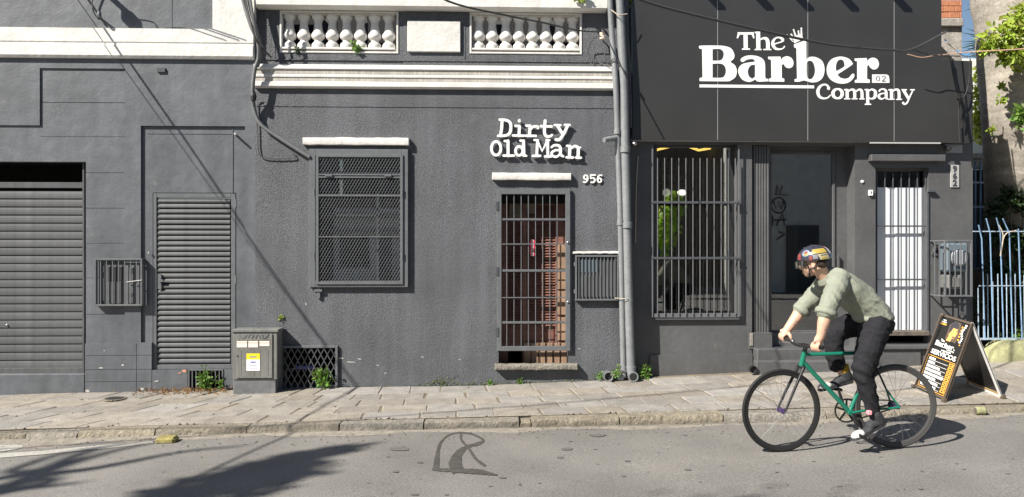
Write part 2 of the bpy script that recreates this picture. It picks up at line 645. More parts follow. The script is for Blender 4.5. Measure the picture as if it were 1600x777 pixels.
M['moss'] = leaf_mat('moss leaf', (.2, .24, .05))
M['dead'] = leaf_mat('dead leaf', (.3, .17, .08), .5, .8)
M['bark'] = mat('palm bark', (.36, .325, .275), .9, noise=(4, .22), noise2=(30, .2), streak=(.3, (1.2, 1.2, 14)), bump=[(30, .35, .012), (6, .4, .03)])
M['barkd'] = mat('tree bark', (.12, .1, .08), .9, noise=(10, .3), bump=(20, .6, .02))
M['mossy'] = mat('mossy render', (.26, .26, .14), .95, noise=(4, .3), noise2=(20, .2), bump=(30, .5, .01))
M['brick'] = mat('orange hollow brick', (.45, .19, .1), .8, noise=(20, .15))
M['concrete'] = mat('weathered concrete', (.34, .32, .29), .9, noise=(6, .3), noise2=(30, .2), bump=(40, .5, .01))
M['white2'] = mat('white plaster', (.74, .73, .69), .85, noise=(3, .12), bump=(20, .2, .01))
M['bluebar'] = mat('pale blue paint', (.2, .33, .5), .5, noise=(8, .3))
M['palebar'] = mat('flaking white paint', (.34, .43, .52), .5, noise=(30, .25))
M['pane'] = mat('frosted white panel', (.74, .77, .8), .35, noise=(2, .06), streak=(.1, (9, 1, 1)))
M['glass'] = glass_mat('window glass', .8, .14)
M['glassm'] = glass_mat('mirror film glass', .85, .3)
M['glassr'] = glass_mat('shop window glass', .8, .2)
M['glassd'] = glass_mat('door glass', .8, .14)
M['led'] = mat('warm led strip', (1, .8, .3), .5, emit=((1, .66, .14), 1.6))
M['bulb'] = mat('lit lamp', (1, 1, 1), .5, emit=((1, .97, .9), 2))
M['globe'] = mat('frosted globe', (.5, .5, .5), .3, emit=((1, .98, .95), .25))
M['steel'] = mat('brushed steel', (.55, .55, .56), .3, metal=1.0)
M['chrome'] = mat('worn chrome', (.6, .6, .6), .18, metal=1.0)
M['meter'] = mat('grey meter plastic', (.3, .32, .34), .35, noise=(10, .1))
M['plate'] = mat('pale grey plate', (.36, .36, .35), .5)
M['meterb'] = mat('blue grey meter glass', (.13, .17, .2), .2, coat=.5)
M['porc'] = mat('porcelain', (.6, .5, .4), .3)

# ================================================================== the street
def sheet(name, xs, ys, zf, m, kind='structure'):
    mb = MB()
    nx, ny = len(xs), len(ys)
    mb.v = [Vector((x, y, zf(x, y))) for y in ys for x in xs]
    mb.f = [(j * nx + i, j * nx + i + 1, (j + 1) * nx + i + 1, (j + 1) * nx + i) for j in range(ny - 1) for i in range(nx - 1)]
    o = mb.build(name, m, smooth=True, angle=180)
    o['kind'] = kind
    return o

xs_road = [-60, -40, -25, -16] + [i * 0.5 for i in range(-24, 25)] + [16, 25, 40, 60]
road = sheet('road', xs_road, [-40, -25, -16] + [-12 + 0.5 * i for i in range(21)] + [-1.75, -1.46], lambda x, y: gz(x, min(y, -1.501)) + 0.006 * math.sin(x * 2.3 + y) * math.sin(y * 1.7), M['asphalt'])
pav = sheet('pavement', [-60, -40, -25, -16] + [i * 0.5 for i in range(-24, 25)] + [16, 25, 40, 60], [YKB - .01, -.9, -.45, 0, .25], lambda x, y: gz(x, min(y, 0)) - 0.005, M['mortar'])
yard = sheet('ground', [-60, -20, 0, 4, 5, 5.5, 6, 7, 8, 10, 16, 60], [.26, .6, 1, 2, 4, 10, 30, 90], lambda x, y: gz(min(x, 12), 0) - 0.02, M['soil'])

rs = random.Random(3)
def slab(cs, h):
    """paving stone from four ground corners (x, y)"""
    cx = sum(c[0] for c in cs) / 4; cy = sum(c[1] for c in cs) / 4
    tx, ty = rs.uniform(-.012, .012), rs.uniform(-.012, .012)
    mb = MB()
    top, mid, bot = [], [], []
    for x, y in cs:
        z = gz(x, min(y, 0)) + h + tx * (x - cx) + ty * (y - cy)
        ex, ey = cx - x, cy - y
        l = math.hypot(ex, ey)
        k = .012 / l
        top.append((x + ex * k, y + ey * k, z)); mid.append((x, y, z - .008)); bot.append((x, y, z - .05))
    mb.add(top + mid + bot, [(0, 1, 2, 3)] + [(i, 4 + i, 4 + (i + 1) % 4, (i + 1) % 4) for i in range(4)] + [(4 + i, 8 + i, 8 + (i + 1) % 4, 4 + (i + 1) % 4) for i in range(4)])
    # face order: make the top look up
    mb.f = [f[::-1] for f in mb.f] if False else mb.f
    return mb.build('paving_stone', M['stone'], pav)

ROWS = [YKB, -1.08, -.83, -.57, -.31, 0.0]
def shear(x): return pw([(-8, .75), (-3.6, .7), (-2.2, .25), (-1.2, .0), (1, -.16), (4, -.2), (6, -.1)], x)
for r in range(5):
    y0, y1 = ROWS[r], ROWS[r + 1]
    x = -8.6 + rs.uniform(0, .4)
    while x < 8.8:
        w = rs.choice([.36, .42, .46, .5, .56]) if x > -2.5 else rs.choice([.42, .5, .56, .62])
        g = .003 + rs.random() * .005
        j = lambda: rs.uniform(-.012, .012)
        sh0, sh1 = shear(x), shear(x + w)
        cs = [(x + g + sh0 * (y0 - YKB) + j(), y0 + g + j() * .6), (x + w - g + sh1 * (y0 - YKB) + j(), y0 + g + j() * .6),
              (x + w - g + sh1 * (y1 - YKB) + j(), y1 - g + j() * .6), (x + g + sh0 * (y1 - YKB) + j(), y1 - g + j() * .6)]
        slab(cs, rs.uniform(-.001, .005))
        x += w

kerb = bpy.data.objects.new('kerb', None)
COL.objects.link(kerb)
kerb['kind'] = 'structure'
kerb.location = (0, YK, 0)
joints = [X(p, YK) for p in (-420, -260, -110, 40, 122, 242, 386, 530, 662, 812, 830, 968, 1130, 1290, 1440, 1600, 1760, 1920)]
for a, b in zip(joints[:-1], joints[1:]):
    mb = MB()
    short = b - a < .2
    n = max(2, int((b - a) / .07))
    prof = [(-.04 + (.02 if short else 0), -.3), (-.012, -.03), (0, .0), (.03, .006), (.18, .004), (.18, -.2)]
    rows = []
    dz = rs.uniform(-.008, .006) - (.03 if short else 0)
    for i in range(n + 1):
        x = lerp(a + .006, b - .006, i / n)
        k, g = pw(KTOP, x) + dz, pw(GUT, x)
        row = []
        for q, (dy, h) in enumerate(prof):
            e = .012 if q in (1, 2) else .003
            hh = (g - .12 - k) if q == 0 else h
            if q == 1: hh = (g - k) * .5
            row.append((x + (rs.uniform(-.006, .006) if 0 < i < n else 0), YK + dy + rs.uniform(-e, e), k + hh + rs.uniform(-e, e) * .4))
        rows.append(row)
    m = len(prof)
    mb.v = [Vector(p) for row in rows for p in row]
    mb.f = [(i * m + q, (i + 1) * m + q, (i + 1) * m + q + 1, i * m + q + 1) for i in range(n) for q in range(m - 1)]
    mb.f += [tuple(range(m)), tuple(n * m + q for q in reversed(range(m)))]
    mb.build('kerb_stone', M['kerb'], kerb, smooth=True, angle=50)

# sandy dirt line in the gutter, paint, stains and patches: thin sheets on the road
def groundpatch(name, poly, m, dz=.004, kind='structure', sub=True):
    pts = [G(px, py) for px, py in poly]
    mb = MB()
    tris = tessellate_polygon([[Vector((p.x, p.y, 0)) for p in pts]])
    mb.v = [Vector((p.x, p.y, p.z + dz + .006 * math.sin(p.x * 2.3 + p.y) * math.sin(p.y * 1.7))) for p in pts]
    for t in tris:
        a, b, c = (pts[i] for i in t)
        mb.f.append(t if (b.x - a.x) * (c.y - a.y) - (b.y - a.y) * (c.x - a.x) > 0 else t[::-1])
    o = mb.build(name, m)
    if kind: o['kind'] = kind
    return o

gp = []
for i in range(0, 61):
    px = -40 + i * 28
    k = pw([(0, 688), (506, 675), (1036, 663.5), (1300, 654.5), (1600, 645)], px)
    gp.append((px, k + 0.3))
low = [(px, py + 3 + 9 * abs(math.sin(px * .013 + 1)) * (1.3 if px < 240 else .5) + rs.uniform(-1, 1)) for px, py in gp]
mb = MB()
for (a, b), (c, d) in zip(gp, low):
    p, q = G(a, b + .6), G(c, d)
    mb.v += [Vector((p.x, YK + .005, p.z + .007)), Vector((q.x, q.y, q.z + .001))]
mb.f = [(2 * i, 2 * i + 1, 2 * i + 3, 2 * i + 2) for i in range(len(gp) - 1)]
gd = mb.build('gutter_sand', mat('gutter dust', (.235, .21, .175), .95, noise=(12, .25), bump=(90, .6, .008))); gd['kind'] = 'stuff'

line = groundpatch('road_marking', [(-60, 713), (60, 706), (150, 697), (238, 690), (240, 693.5), (160, 702), (60, 712), (-60, 721)], M['roadwhite'])
groundpatch('road_marking', [(-60, 697), (10, 692), (32, 694), (36, 700), (20, 704), (-10, 708), (-60, 711)], M['roadwhite'], .0045)

def wet(polys, m, dz, name):
    mb = MB()
    for pts, w in polys:
        ws = w if isinstance(w, (list, tuple)) else [w] * len(pts)
        q = crom([(p[0], p[1], k) for p, k in zip(pts, ws)], 5)
        L, Rr = [], []
        for i in range(len(q)):
            a, b = q[max(i - 1, 0)], q[min(i + 1, len(q) - 1)]
            dx, dy = b[0] - a[0], b[1] - a[1]
            l = math.hypot(dx, dy) or 1
            k = q[i][2] * rs.uniform(.85, 1.15) / 2
            L.append((q[i][0] - dy / l * k, q[i][1] + dx / l * k * .8)); Rr.append((q[i][0] + dy / l * k, q[i][1] - dx / l * k * .8))
        o = len(mb.v)
        for a, b in zip(L, Rr):
            for p in (a, b):
                g = G(*p)
                mb.v.append(Vector((g.x, g.y, g.z + dz + .006 * math.sin(g.x * 2.3 + g.y) * math.sin(g.y * 1.7))))
        dz += .0005
        mb.f += [(o + 2 * i, o + 2 * i + 1, o + 2 * i + 3, o + 2 * i + 2) for i in range(len(L) - 1)]
    o = mb.build(name, m)
    for f in o.data.polygons:
        if f.normal.z < 0: f.flip()
    tag(o, kind='stuff')
    return o
zc = lambda pts: [(500 + x / 2.963, 560 + y / 2.963) for x, y in pts]
wet([(zc([(650, 345), (600, 355), (560, 390), (545, 440), (538, 500), (535, 520)]), [2, 2.5, 4, 6, 9, 11]),
     (zc([(640, 345), (700, 352), (755, 378), (735, 395), (680, 412), (640, 445), (625, 500), (640, 525)]), [2, 3, 4, 6, 7, 13, 20, 20]),
     (zc([(652, 350), (655, 380), (690, 420), (720, 465), (765, 500)]), [3, 3.5, 4, 5, 5]),
     (zc([(520, 518), (600, 522), (680, 525), (740, 528), (820, 542)]), [5, 7, 9, 10, 3])], M['stain'], .003, 'wet_stain')
for px, py, w, h in [(623, 703, 17, 3.2), (934, 681, 14, 2.5), (886, 702, 10, 2.2), (656, 724, 6, 1.5), (876, 715, 6, 2), (618, 739, 5, 1.6), (980, 721, 5, 1.4), (974, 744, 4, 1.2), (785, 747, 6, 1.5), (648, 774, 7, 1.5), (1075, 735, 6, 1.5)]:
    pts = [(px + w * math.cos(t) * rs.uniform(.8, 1.1), py + h * math.sin(t) * rs.uniform(.8, 1.1)) for t in [k * math.pi / 6 for k in range(12)]]
    groundpatch('tar_spot', pts, M['worn'], .005, 'stuff')

mb = MB()
for _ in range(90):
    px, py = rs.uniform(-20, 1620), rs.uniform(672, 790)
    if py < pw([(0, 700), (506, 688), (1036, 675), (1600, 656)], px): continue
    g0 = G(px, py)
    w, h = rs.uniform(.005, .026), rs.uniform(.005, .014)
    n0 = len(mb.v)
    for k in range(7):
        t = 2 * math.pi * k / 7
        x, y = g0.x + w * math.cos(t) * rs.uniform(.6, 1.2), g0.y + h * math.sin(t) * rs.uniform(.6, 1.2)
        mb.v.append(Vector((x, y, gz(x, y) + .0045 + .006 * math.sin(x * 2.3 + y) * math.sin(y * 1.7))))
    mb.f.append(tuple(range(n0, n0 + 7)))
o = mb.build('tar_specks', M['worn']); o['kind'] = 'stuff'
mb = MB()
for _ in range(500):
    x = rs.uniform(-6, 7); y = YK - abs(rs.gauss(.0, .28)) - .03
    s_ = rs.uniform(.003, .008)
    mb.ell((x, y, gz(x, y) + s_ * .4 + .003), s_ * 1.4, s_, s_ * .7, 5, 4)
o = mb.build('road_grit', M['kerb']); o['kind'] = 'stuff'

# ================================================================== helpers for fronts
def room(parent, x0, x1, y0, y1, z0, z1, m, name='interior'):
    mb = MB()
    vs = [(x0, y0, z0), (x1, y0, z0), (x1, y1, z0), (x0, y1, z0), (x0, y0, z1), (x1, y0, z1), (x1, y1, z1), (x0, y1, z1)]
    mb.add(vs, [(0, 1, 2, 3), (4, 7, 6, 5), (1, 5, 6, 2), (2, 6, 7, 3), (3, 7, 4, 0)])
    return mb.build(name, m, parent)

def rect(px0, py0, px1, py1, d, y=0.0):
    return (*RC(px0, py0, px1, py1, y), d)

def profile_run(px0, px1, pts, yb, dpy=0.0, xclose=True, y_of=0.0):
    """horizontal moulding: pts = [(py, y), ...] from top to bottom at px0; dpy = drop of py at px1 (perspective only)"""
    mb = MB()
    xa, xb = X(px0, y_of), X(px1, y_of)
    zs = [(Z(px0, py, y_of), y) for py, y in pts]
    n = len(zs)
    for x in (xa, xb):
        mb.v.append(Vector((x, yb, zs[0][0])))
        for z, y in zs: mb.v.append(Vector((x, y, z)))
        mb.v.append(Vector((x, yb, zs[-1][0])))
    m = n + 2
    mb.f = [(i, m + i, m + i + 1, i + 1) for i in range(m - 1)]
    mb.f += [tuple(range(m)), tuple(m + i for i in reversed(range(m)))]
    return mb

def frame4(mb, px0, py0, px1, py1, w, yf, yb, c=.002):
    """picture frame of four butted bars, w in metres"""
    x0, x1, z0, z1 = RC(px0, py0, px1, py1, yf)
    mb.box(x0, x0 + w, yf, yb, z0, z1, c); mb.box(x1 - w, x1, yf, yb, z0, z1, c)
    mb.box(x0 + w, x1 - w, yf, yb, z1 - w, z1, c); mb.box(x0 + w, x1 - w, yf, yb, z0, z0 + w, c)
    return mb

# ================================================================== left building
LB = thing('grey_building', (X(200), 0, gz(X(200), 0)), 'grey painted building on the left with roller shutter, louvred door and white cornice', 'building')
S = .017
rl = [rect(62, 107, 195, 700, S), rect(-300, 195, 62, 700, S),
      # block joints
      rect(62, 159.5, 195, 160.5, S + .006), rect(62, 213, 195, 213.7, S + .005), rect(133, 269.5, 195, 270.3, S + .006), rect(133, 325, 195, 325.8, S + .006), rect(133, 380, 195, 380.6, S + .005), rect(133, 491, 195, 491.8, S + .006), rect(133, 434, 195, 434.6, S+.005),
      rect(220, 197, 383, 535, .026), rect(229, 209, 362, 210, .032),
      rect(133, 537, 237, 640, -.004)]
for py in (555, 577, 596): rl.append(rect(133, py, 237, py + .8, .001))
rl.append(rect(213, 537, 213.8, 640, .002))
rl += [rect(237, 577, 383, 700, 0.0), rect(362, 197, 363, 577, .02)]
rl += [rect(-300, 252, 133, 640, ('h', .14)), rect(237, 301, 368, 578, ('h', .12)), rect(293, 578, 349, 611, ('h', .2))]
mb = wall_cells(X(-300), X(399), -.6, Z(200, 92), 0.0, rl)
mb.build('wall', M['paint'], LB)
# upper storey, set back a little above the cornice
mb = wall_cells(X(-300), X(332), Z(200, 60), Z(200, -90), .03, [rect(267, -90, 268, 45, .036)])
mb.build('upper_wall', M['paint'], LB)
MB().pbox(332, -90, 397, 50, -.03, .3).build('corner_pilaster', M['white'], LB)
profile_run(-300, 397, [(40.5, -.03), (62, -.034), (63.5, -.026), (66.5, -.026), (67.5, -.048), (84, -.052), (88, -.035)], .2).build('cornice', M['white'], LB)
MB().box(X(-300), X(399), .02, .3, Z(200, 93), Z(200, 60)).build('cornice_core', M['paint'], LB)
# garage plinth
mb = MB().pbox(-300, 586, 131.5, 640, .0, .2, .004)
mb.build('plinth', M['paint'], LB)
room(LB, X(-300), X(135), .16, .9, -.5, Z(50, 250), M['void'])

# roller shutter
sh = part('roller_shutter', LB, P(60, 585, .1))
x0, x1 = X(-300, .1), X(132.6, .1)
MB().box(x0, x1, .095, .13, Z(60, 294, .1), Z(60, 285, .1), .003).build('top_rail', M['slat'], sh)
mb = MB()
ph = Z(60, 300, .1) - Z(60, 312.6, .1)
zt = Z(60, 299, .1)
prof = [(.106, 0), (.096, -ph * .07), (.0925, -ph * .3), (.0905, -ph * .6), (.0915, -ph * .87), (.097, -ph * .94), (.11, -ph * .96)]
for x in (x0, x1):
    for y, z in prof: mb.v.append(Vector((x, y, zt + z)))
m = len(prof)
mb.f = [(i, m + i, m + i + 1, i + 1) for i in range(m - 1)]
sl = mb.build('slat', M['slat'], sh)
n = int((zt - Z(60, 582, .1)) / ph)
for i in range(1, n): again(sl, (0, rs.uniform(-.001, .001), -ph * i))
MB().box(x0, x1, .085, .125, Z(60, 586, .1), zt - ph * n + .01, .003).build('bottom_rail', M['slat'], sh)
MB().lathe(P(12, 508, .1), [(.012, 0), (.012, -.02), (.006, -.024)], 10, 'y').build('lock', M['steel'], sh)
MB().box(X(131, .1), X(133.5, .1), .07, .13, Z(133, 590, .1), Z(133, 250, .1)).build('guide_rail', M['slat'], sh)

# louvred door
ld = part('louvred_door', LB, P(300, 577, .05))
mb = frame4(MB(), 237.5, 302, 368, 577, .05, .03, .09, .003)
mb.build('frame', M['iron'], ld)
lx0, lx1, lz0, lz1 = RC(245.5, 310, 359.5, 569, .045)
mb = MB()
pitch = (lz1 - lz0) / 31
prof = [(.062, .5), (.05, .42), (.042, .22), (.038, -.05), (.041, -.26), (.05, -.36), (.056, -.33), (.052, -.1), (.058, .2), (.07, .46)]
zc0 = lz1 - pitch * .5
for x in (lx0, lx1):
    for y, z in prof: mb.v.append(Vector((x, y, zc0 + z * pitch)))
m = len(prof)
mb.f = [(i, m + i, m + (i + 1) % m, (i + 1) % m) for i in range(m)]
sl = mb.build('louvre', M['slat'], ld)
for i in range(1, 31): again(sl, (0, 0, -pitch * i))
MB().box(lx0, lx1, .095, .1, lz0, lz1).build('back_panel', M['void'], ld)
mb = MB().pbox(246.5, 428, 252, 452, .022, .032, .001); mb.pbox(248, 437, 255, 441, .008, .022, .002)
mb.build('lock_plate', M['iron'], ld)
for py in (318, 437, 560):
    MB().lathe(P(369, py + 6, .03), [(.009, 0), (.009, .09)], 8).build('hinge', M['iron'], ld)

# bottom vent of the left building
room(LB, X(290), X(352), .19, .6, -.4, Z(320, 577), M['void'], 'vent_recess')
vg = part('vent_grille', LB, P(320, 611, .0))
frame4(MB(), 294, 577.5, 348.5, 612, .014, -.01, .01, .002).build('frame', M['iron'], vg)
b = MB().pbox(299.5, 578, 301, 612, -.004, .008).build('bar', M['iron'], vg)
for i in range(1, 8): again(b, (i * .0425, 0, 0))

# 956 building ------------------------------------------------------------
DB = thing('stucco_building', (X(690), 0, gz(X(690), 0)), 'rough dark grey stucco building in the middle with white balustrade and mesh covered window', 'building')
XR = X(984)
rm = [rect(493, 242, 629, 443, ('h', .1)), rect(779, 300, 888, 571, ('h', .13)), rect(440, 543, 524, 606, ('h', .25)), rect(400, 167, 985, 168, -.006)]
mb = wall_cells(X(399), XR, -.6, Z(690, 108), 0.0, rm)
mb.add([(XR, 0, -.6), (XR, .3, -.6), (XR, .3, Z(690, 108)), (XR, 0, Z(690, 108))], [(0, 1, 2, 3)])
mb.build('wall', M['stucco'], DB)
rp = [rect(438, 18.5, 621, 82, ('h', .3), .05), rect(735, 20, 908, 83.5, ('h', .3), .05), rect(400, 94.5, 985, 96, .04, .05)]
rp += [rect(430, 12, 630, 98, .055, .05), rect(727, 12, 917, 98, .055, .05)]
rp = rp[3:] + rp[:3]
mb = wall_cells(X(399, .05), XR, Z(690, 110), Z(690, -90), .05, rp)
mb.build('parapet_wall', M['stucco'], DB)
profile_run(398.5, 957, [(101.5, -.05), (108.5, -.06), (110, -.042), (117, -.042), (118, -.047), (121, -.047), (121.5, -.036), (128, -.036), (129, -.05), (135.5, -.053), (138, -.036)], .1).build('cornice', M['white'], DB)
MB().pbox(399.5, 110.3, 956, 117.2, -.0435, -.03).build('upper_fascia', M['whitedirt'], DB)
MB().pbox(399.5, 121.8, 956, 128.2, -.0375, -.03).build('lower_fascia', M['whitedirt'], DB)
profile_run(402, 947, [(-60, -.03), (-60, -.06), (10, -.075), (13, -.03)], .2, y_of=0).build('top_cornice', M['white'], DB)
MB().pbox(636.5, 32.5, 719.5, 81, .02, .052, .006).build('white_panel', M['white'], DB)

def balustrade(px0, py0, px1, py1, n):
    bl = part('balustrade', DB, P((px0 + px1) / 2, py1, .1))
    x0, x1, z0, z1 = RC(px0, py0, px1, py1, .1)
    frame4(MB(), px0 - 1, py0 - 1, px1 + 1.5, py1 + 1, .022, .045, .22, .004).build('surround', M['white'], bl)
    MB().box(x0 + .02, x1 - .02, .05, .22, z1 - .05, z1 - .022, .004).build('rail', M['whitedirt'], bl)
    MB().box(x0 + .02, x1 - .02, .05, .22, z0 + .022, z0 + .045, .004).build('plinth', M['white'], bl)
    h0, h1 = z0 + .045, z1 - .05
    H = h1 - h0
    pr = [(.074, 0), (.076, .1), (.068, .15), (.045, .21), (.042, .24), (.055, .28), (.072, .32), (.079, .375), (.076, .43), (.062, .5), (.052, .6), (.046, .72), (.045, .8), (.052, .86), (.066, .91), (.075, .95), (.075, 1)]
    st = (x1 - x0 - .04) / n
    mb = MB().lathe((x0 + .02 + st / 2, .13, h0), [(r * .98, t * H) for r, t in pr], 14)
    b = mb.build('baluster', M['white'], bl, smooth=True, angle=50)
    for i in range(1, n): again(b, (st * i, 0, 0), rot=(0, 0, rs.uniform(0, 6)) if False else None)
    return bl
balustrade(438, 18, 621, 82, 8)
balustrade(735, 21, 908, 83.5, 8)
# roof space seen between the balusters
mb = MB()
for a, b_ in ((438, 621), (735, 908)):
    mb.pbox(a - 15, 5, b_ + 15, 100, .75, .8)
mb.build('roof_wall', M['void'], DB)
for px, w in ((500, 26), (560, 14), (770, 20), (850, 30)): MB().pbox(px, 30, px + w, 86, .55, .6).build('roof_post', M['room'], DB)

def ledge(px0, py0, px1, py1, d, m, seed, parent=None, name='ledge', yb=.02, tilt=.0):
    """rough hand-made ledge: subdivided block with wavering edges"""
    q = random.Random(seed)
    x0, x1, z0, z1 = RC(px0, py0, px1, py1, -d)
    n = 14
    mb = MB()
    prof = [(0, 1), (.6, 1), (.93, .96), (1, .8), (1, .2), (.95, .04), (.6, 0), (0, 0)]
    e = .0035
    for i in range(n + 1):
        t = i / n
        x = lerp(x0, x1, t)
        a, b = q.uniform(-e, e), q.uniform(-e, e)
        for k, (dy, dz) in enumerate(prof):
            sx = .006 if (i in (0, n) and 2 <= k <= 5) else 0
            y = yb if dy == 0 else -d * dy + q.uniform(-e, e) * .5
            mb.v.append(Vector((x + (sx if i == 0 else -sx), y, lerp(z0, z1, dz) + (a if dz > .5 else b) + tilt * t)))
    m_ = len(prof)
    mb.f = [(i * m_ + k, (i + 1) * m_ + k, (i + 1) * m_ + k + 1, i * m_ + k + 1) for i in range(n) for k in range(m_ - 1)]
    mb.f = [f[::-1] for f in mb.f]
    mb.f += [tuple(range(m_))[::-1], tuple(n * m_ + k for k in range(m_))][::-1]
    return mb.build(name, m, parent, smooth=True, angle=50)
ledge(472, 214.5, 639, 226.5, .062, M['white'], 1, DB, 'window_ledge')
ledge(769, 270, 893, 281.5, .06, M['white'], 2, DB, 'door_ledge')
ledge(895, 393, 967, 396.8, .04, M['white'], 3, DB, 'meter_ledge')
ledge(773, 570, 903, 578.5, .09, M['kerb'], 5, DB, 'door_sill')

# mesh covered window
wd = part('window', DB, P(560, 447))
mb = frame4(MB(), 482.5, 233, 637.5, 449, .072, -.05, .01, .003)
mb.build('outer_frame', M['iron'], wd)
mb = frame4(MB(), 493.5, 241.5, 629.5, 444.5, .03, -.066, -.03, .002)
x0, x1, z0, z1 = RC(497.5, 245, 625.5, 440.5, -.06)
for py, h in ((273.2, .016), (277.2, .018), (305.8, .02), (370.5, .012)):
    z = Z(560, py, -.06)
    mb.box(x0, x1, -.064, -.045, z - h / 2, z + h / 2, .002)
mb.build('inner_frame', M['iron'], wd)
mb = MB()
for px in (513.5, 606): mb.pbox(px - 5.5, 272, px + 5.5, 276, -.082, -.06, .002)
mb.build('bracket', M['iron'], wd)
for px in (490.5, 628.5):
    for py in (301, 400): MB().lathe(P(px, py + 5, -.068), [(.008, 0), (.008, .075)], 8).build('hinge', M['iron'], wd)
mb = MB()
W_, H_ = x1 - x0, z1 - z0
pu = .0345
sl_ = 1.75                      # diamonds are taller than wide
yy = -.05
for s in (1, -1):
    k = -int(H_ / sl_ / pu) - 1
    while k * pu < W_ + H_ / sl_:
        # line x = k*pu + s*(z)/sl
        xa = k * pu if s > 0 else k * pu
        a0 = Vector((xa, 0, 0)); a1 = Vector((xa + (H_ / sl_ if s > 0 else -H_ / sl_), 0, H_))
        d = a1 - a0
        t0, t1 = 0.0, 1.0
        lo, hi = (0 - a0.x) / d.x, (W_ - a0.x) / d.x
        if lo > hi: lo, hi = hi, lo
        t0, t1 = max(t0, lo), min(t1, hi)
        if t1 - t0 > .01:
            p, q = a0 + d * t0, a0 + d * t1
            w = .0058 if s > 0 else .0034
            yo = yy + (-.003 if s > 0 else .003)
            mb.bar((x0 + p.x, yo, z0 + p.z), (x0 + q.x, yo, z0 + q.z), w, .004, up=(0, 1, 0))
        k += 1
    
o = mb.build('wire_mesh', M['iron'], wd); o['kind'] = 'stuff'
MB().pbox(493, 242, 629, 444, .06, .066).build('glass_pane', M['glassm'], wd)
mb = frame4(MB(), 493, 242, 629, 444, .035, .04, .08, .002)
mb.pbox(588, 300, 592, 440, .045, .075); mb.pbox(500, 268, 624, 272, .045, .075); mb.pbox(500, 335, 590, 338, .045, .075)
mb.build('sash', M['blackiron'], wd)
room(DB, X(480), X(645), .11, 1.6, Z(560, 470), Z(560, 230), M['void'], 'room')
tan = mat('tan blind', (.24, .215, .17), .8, noise=(8, .15)); pal = mat('pale grey blind', (.17, .17, .16), .8, noise=(5, .25))
MB().pbox(528, 330, 625, 336, .135, .15, .003).build('blind_rail', tan, wd)
for k in range(8): MB().pbox(530, 345 + k * 7.2, 599, 351.3 + k * 7.2, .15 + .004 * (k % 2), .165).build('blind_slat', pal, wd)
MB().pbox(604, 342, 626, 418, .16, .17).build('side_blind', pal, wd)
MB().pbox(516, 421, 626, 432, .13, .17, .004).build('window_shelf', tan, wd)
MB().pbox(559, 407, 567, 420, .128, .132).build('white_card', M['paper'], wd)
mb = MB().pbox(495, 449, 500, 466, -.03, -.01); mb.pbox(491, 452, 503, 456, -.04, -.01)
mb.build('bolt_stub', M['iron'], wd)

# grille and brown door
dr = part('door', DB, P(832, 571, .1))
room(DB, X(777), X(890), .13, .9, gz(X(830), 0) - .05, Z(832, 298), M['void'], 'doorway')
gr = dr
mb = frame4(MB(), 776.5, 296.5, 891, 548.5, .052, -.045, -.005, .003)
mb.pbox(888.8, 296.5, 893, 549, -.03, .0)
mb.build('grille_frame', M['iron'], gr)
for py, h in ((343, .024), (423, .026), (504, .026)):
    z = Z(832, py, -.03); MB().box(X(783.5, -.03), X(884, -.03), -.036, -.014, z - h / 2, z + h / 2, .002).build('grille_rail', M['iron'], gr)
for py in (381.5, 465):
    z = Z(832, py, -.03); MB().box(X(783.5, -.03), X(884, -.03), -.04, -.034, z - .006, z + .006).build('grille_strap', M['iron'], gr)
b = MB().lathe(P(792, 541.5, -.025), [(.0052, 0), (.0052, Z(792, 304, -.025) - Z(792, 541.5, -.025))], 8).build('bar', M['iron'], gr)
for i in range(1, 8): again(b, (i * .0812, 0, 0))
for py in (322, 424, 519): MB().pbox(774.5, py - 7, 779, py + 7, -.052, -.04, .001).build('hinge', M['blackiron'], gr)
for py in (379, 472): MB().lathe(P(887, py, -.045), [(.012, 0), (.012, -.012), (.005, -.016)], 10, 'y').build('lock', M['steel'], gr)
DY = .27
x0, x1, z0, z1 = RC(779, 300, 889, 576, DY)
mb = MB()
for a, b_ in ((779, 794), (816, 823), (847, 850), (868, 889)): mb.pbox(a, 318, b_, 576, DY, DY + .04, .003)
mb.build('door_stile', M['wood'], dr)
MB().pbox(779, 300, 889, 318, DY + .01, DY + .05).build('transom', M['void'], dr)
mb = MB()
for a, b_ in ((794, 816), (823, 847), (850, 868)):
    for k in range(44):
        py = 321 + k * 4.3
        if py > 508: break
        xa, xb, za, zb = RC(a, py, b_, py + 3.4, DY)
        mb.add([(xa, DY + .03, zb), (xb, DY + .03, zb), (xb, DY + .006, za), (xa, DY + .006, za)], [(3, 2, 1, 0)])
o = mb.build('shutter_slats', M['wood'], dr); o['kind'] = 'stuff'
mb = MB()
for a, b_ in ((794, 816), (823, 847), (850, 868)): mb.pbox(a, 318, b_, 540, DY + .035, DY + .045)
mb.build('shutter_back', M['wood'], dr)
# pale planks of the inner leaf, at the right and along the bottom
for k in range(6): MB().pbox(819 + k * 11.4, 536, 829 + k * 11.4, 576, DY - .03 - .001 * (k % 2), DY - .005, .002).build('plank', M['woodpale'], dr)
for py0, py1 in ((383, 420), (424, 452), (455, 492), (496, 532)): MB().pbox(871, py0, 886, py1, DY - .03, DY - .005, .002).build('plank', M['woodpale'], dr)
mb = MB().pbox(796, 318, 814, 340, DY - .01, DY + .004); mb.pbox(822, 318, 838, 334, DY - .008, DY + .004)
mb.build('cloth_scrap', M['mortar'], dr)

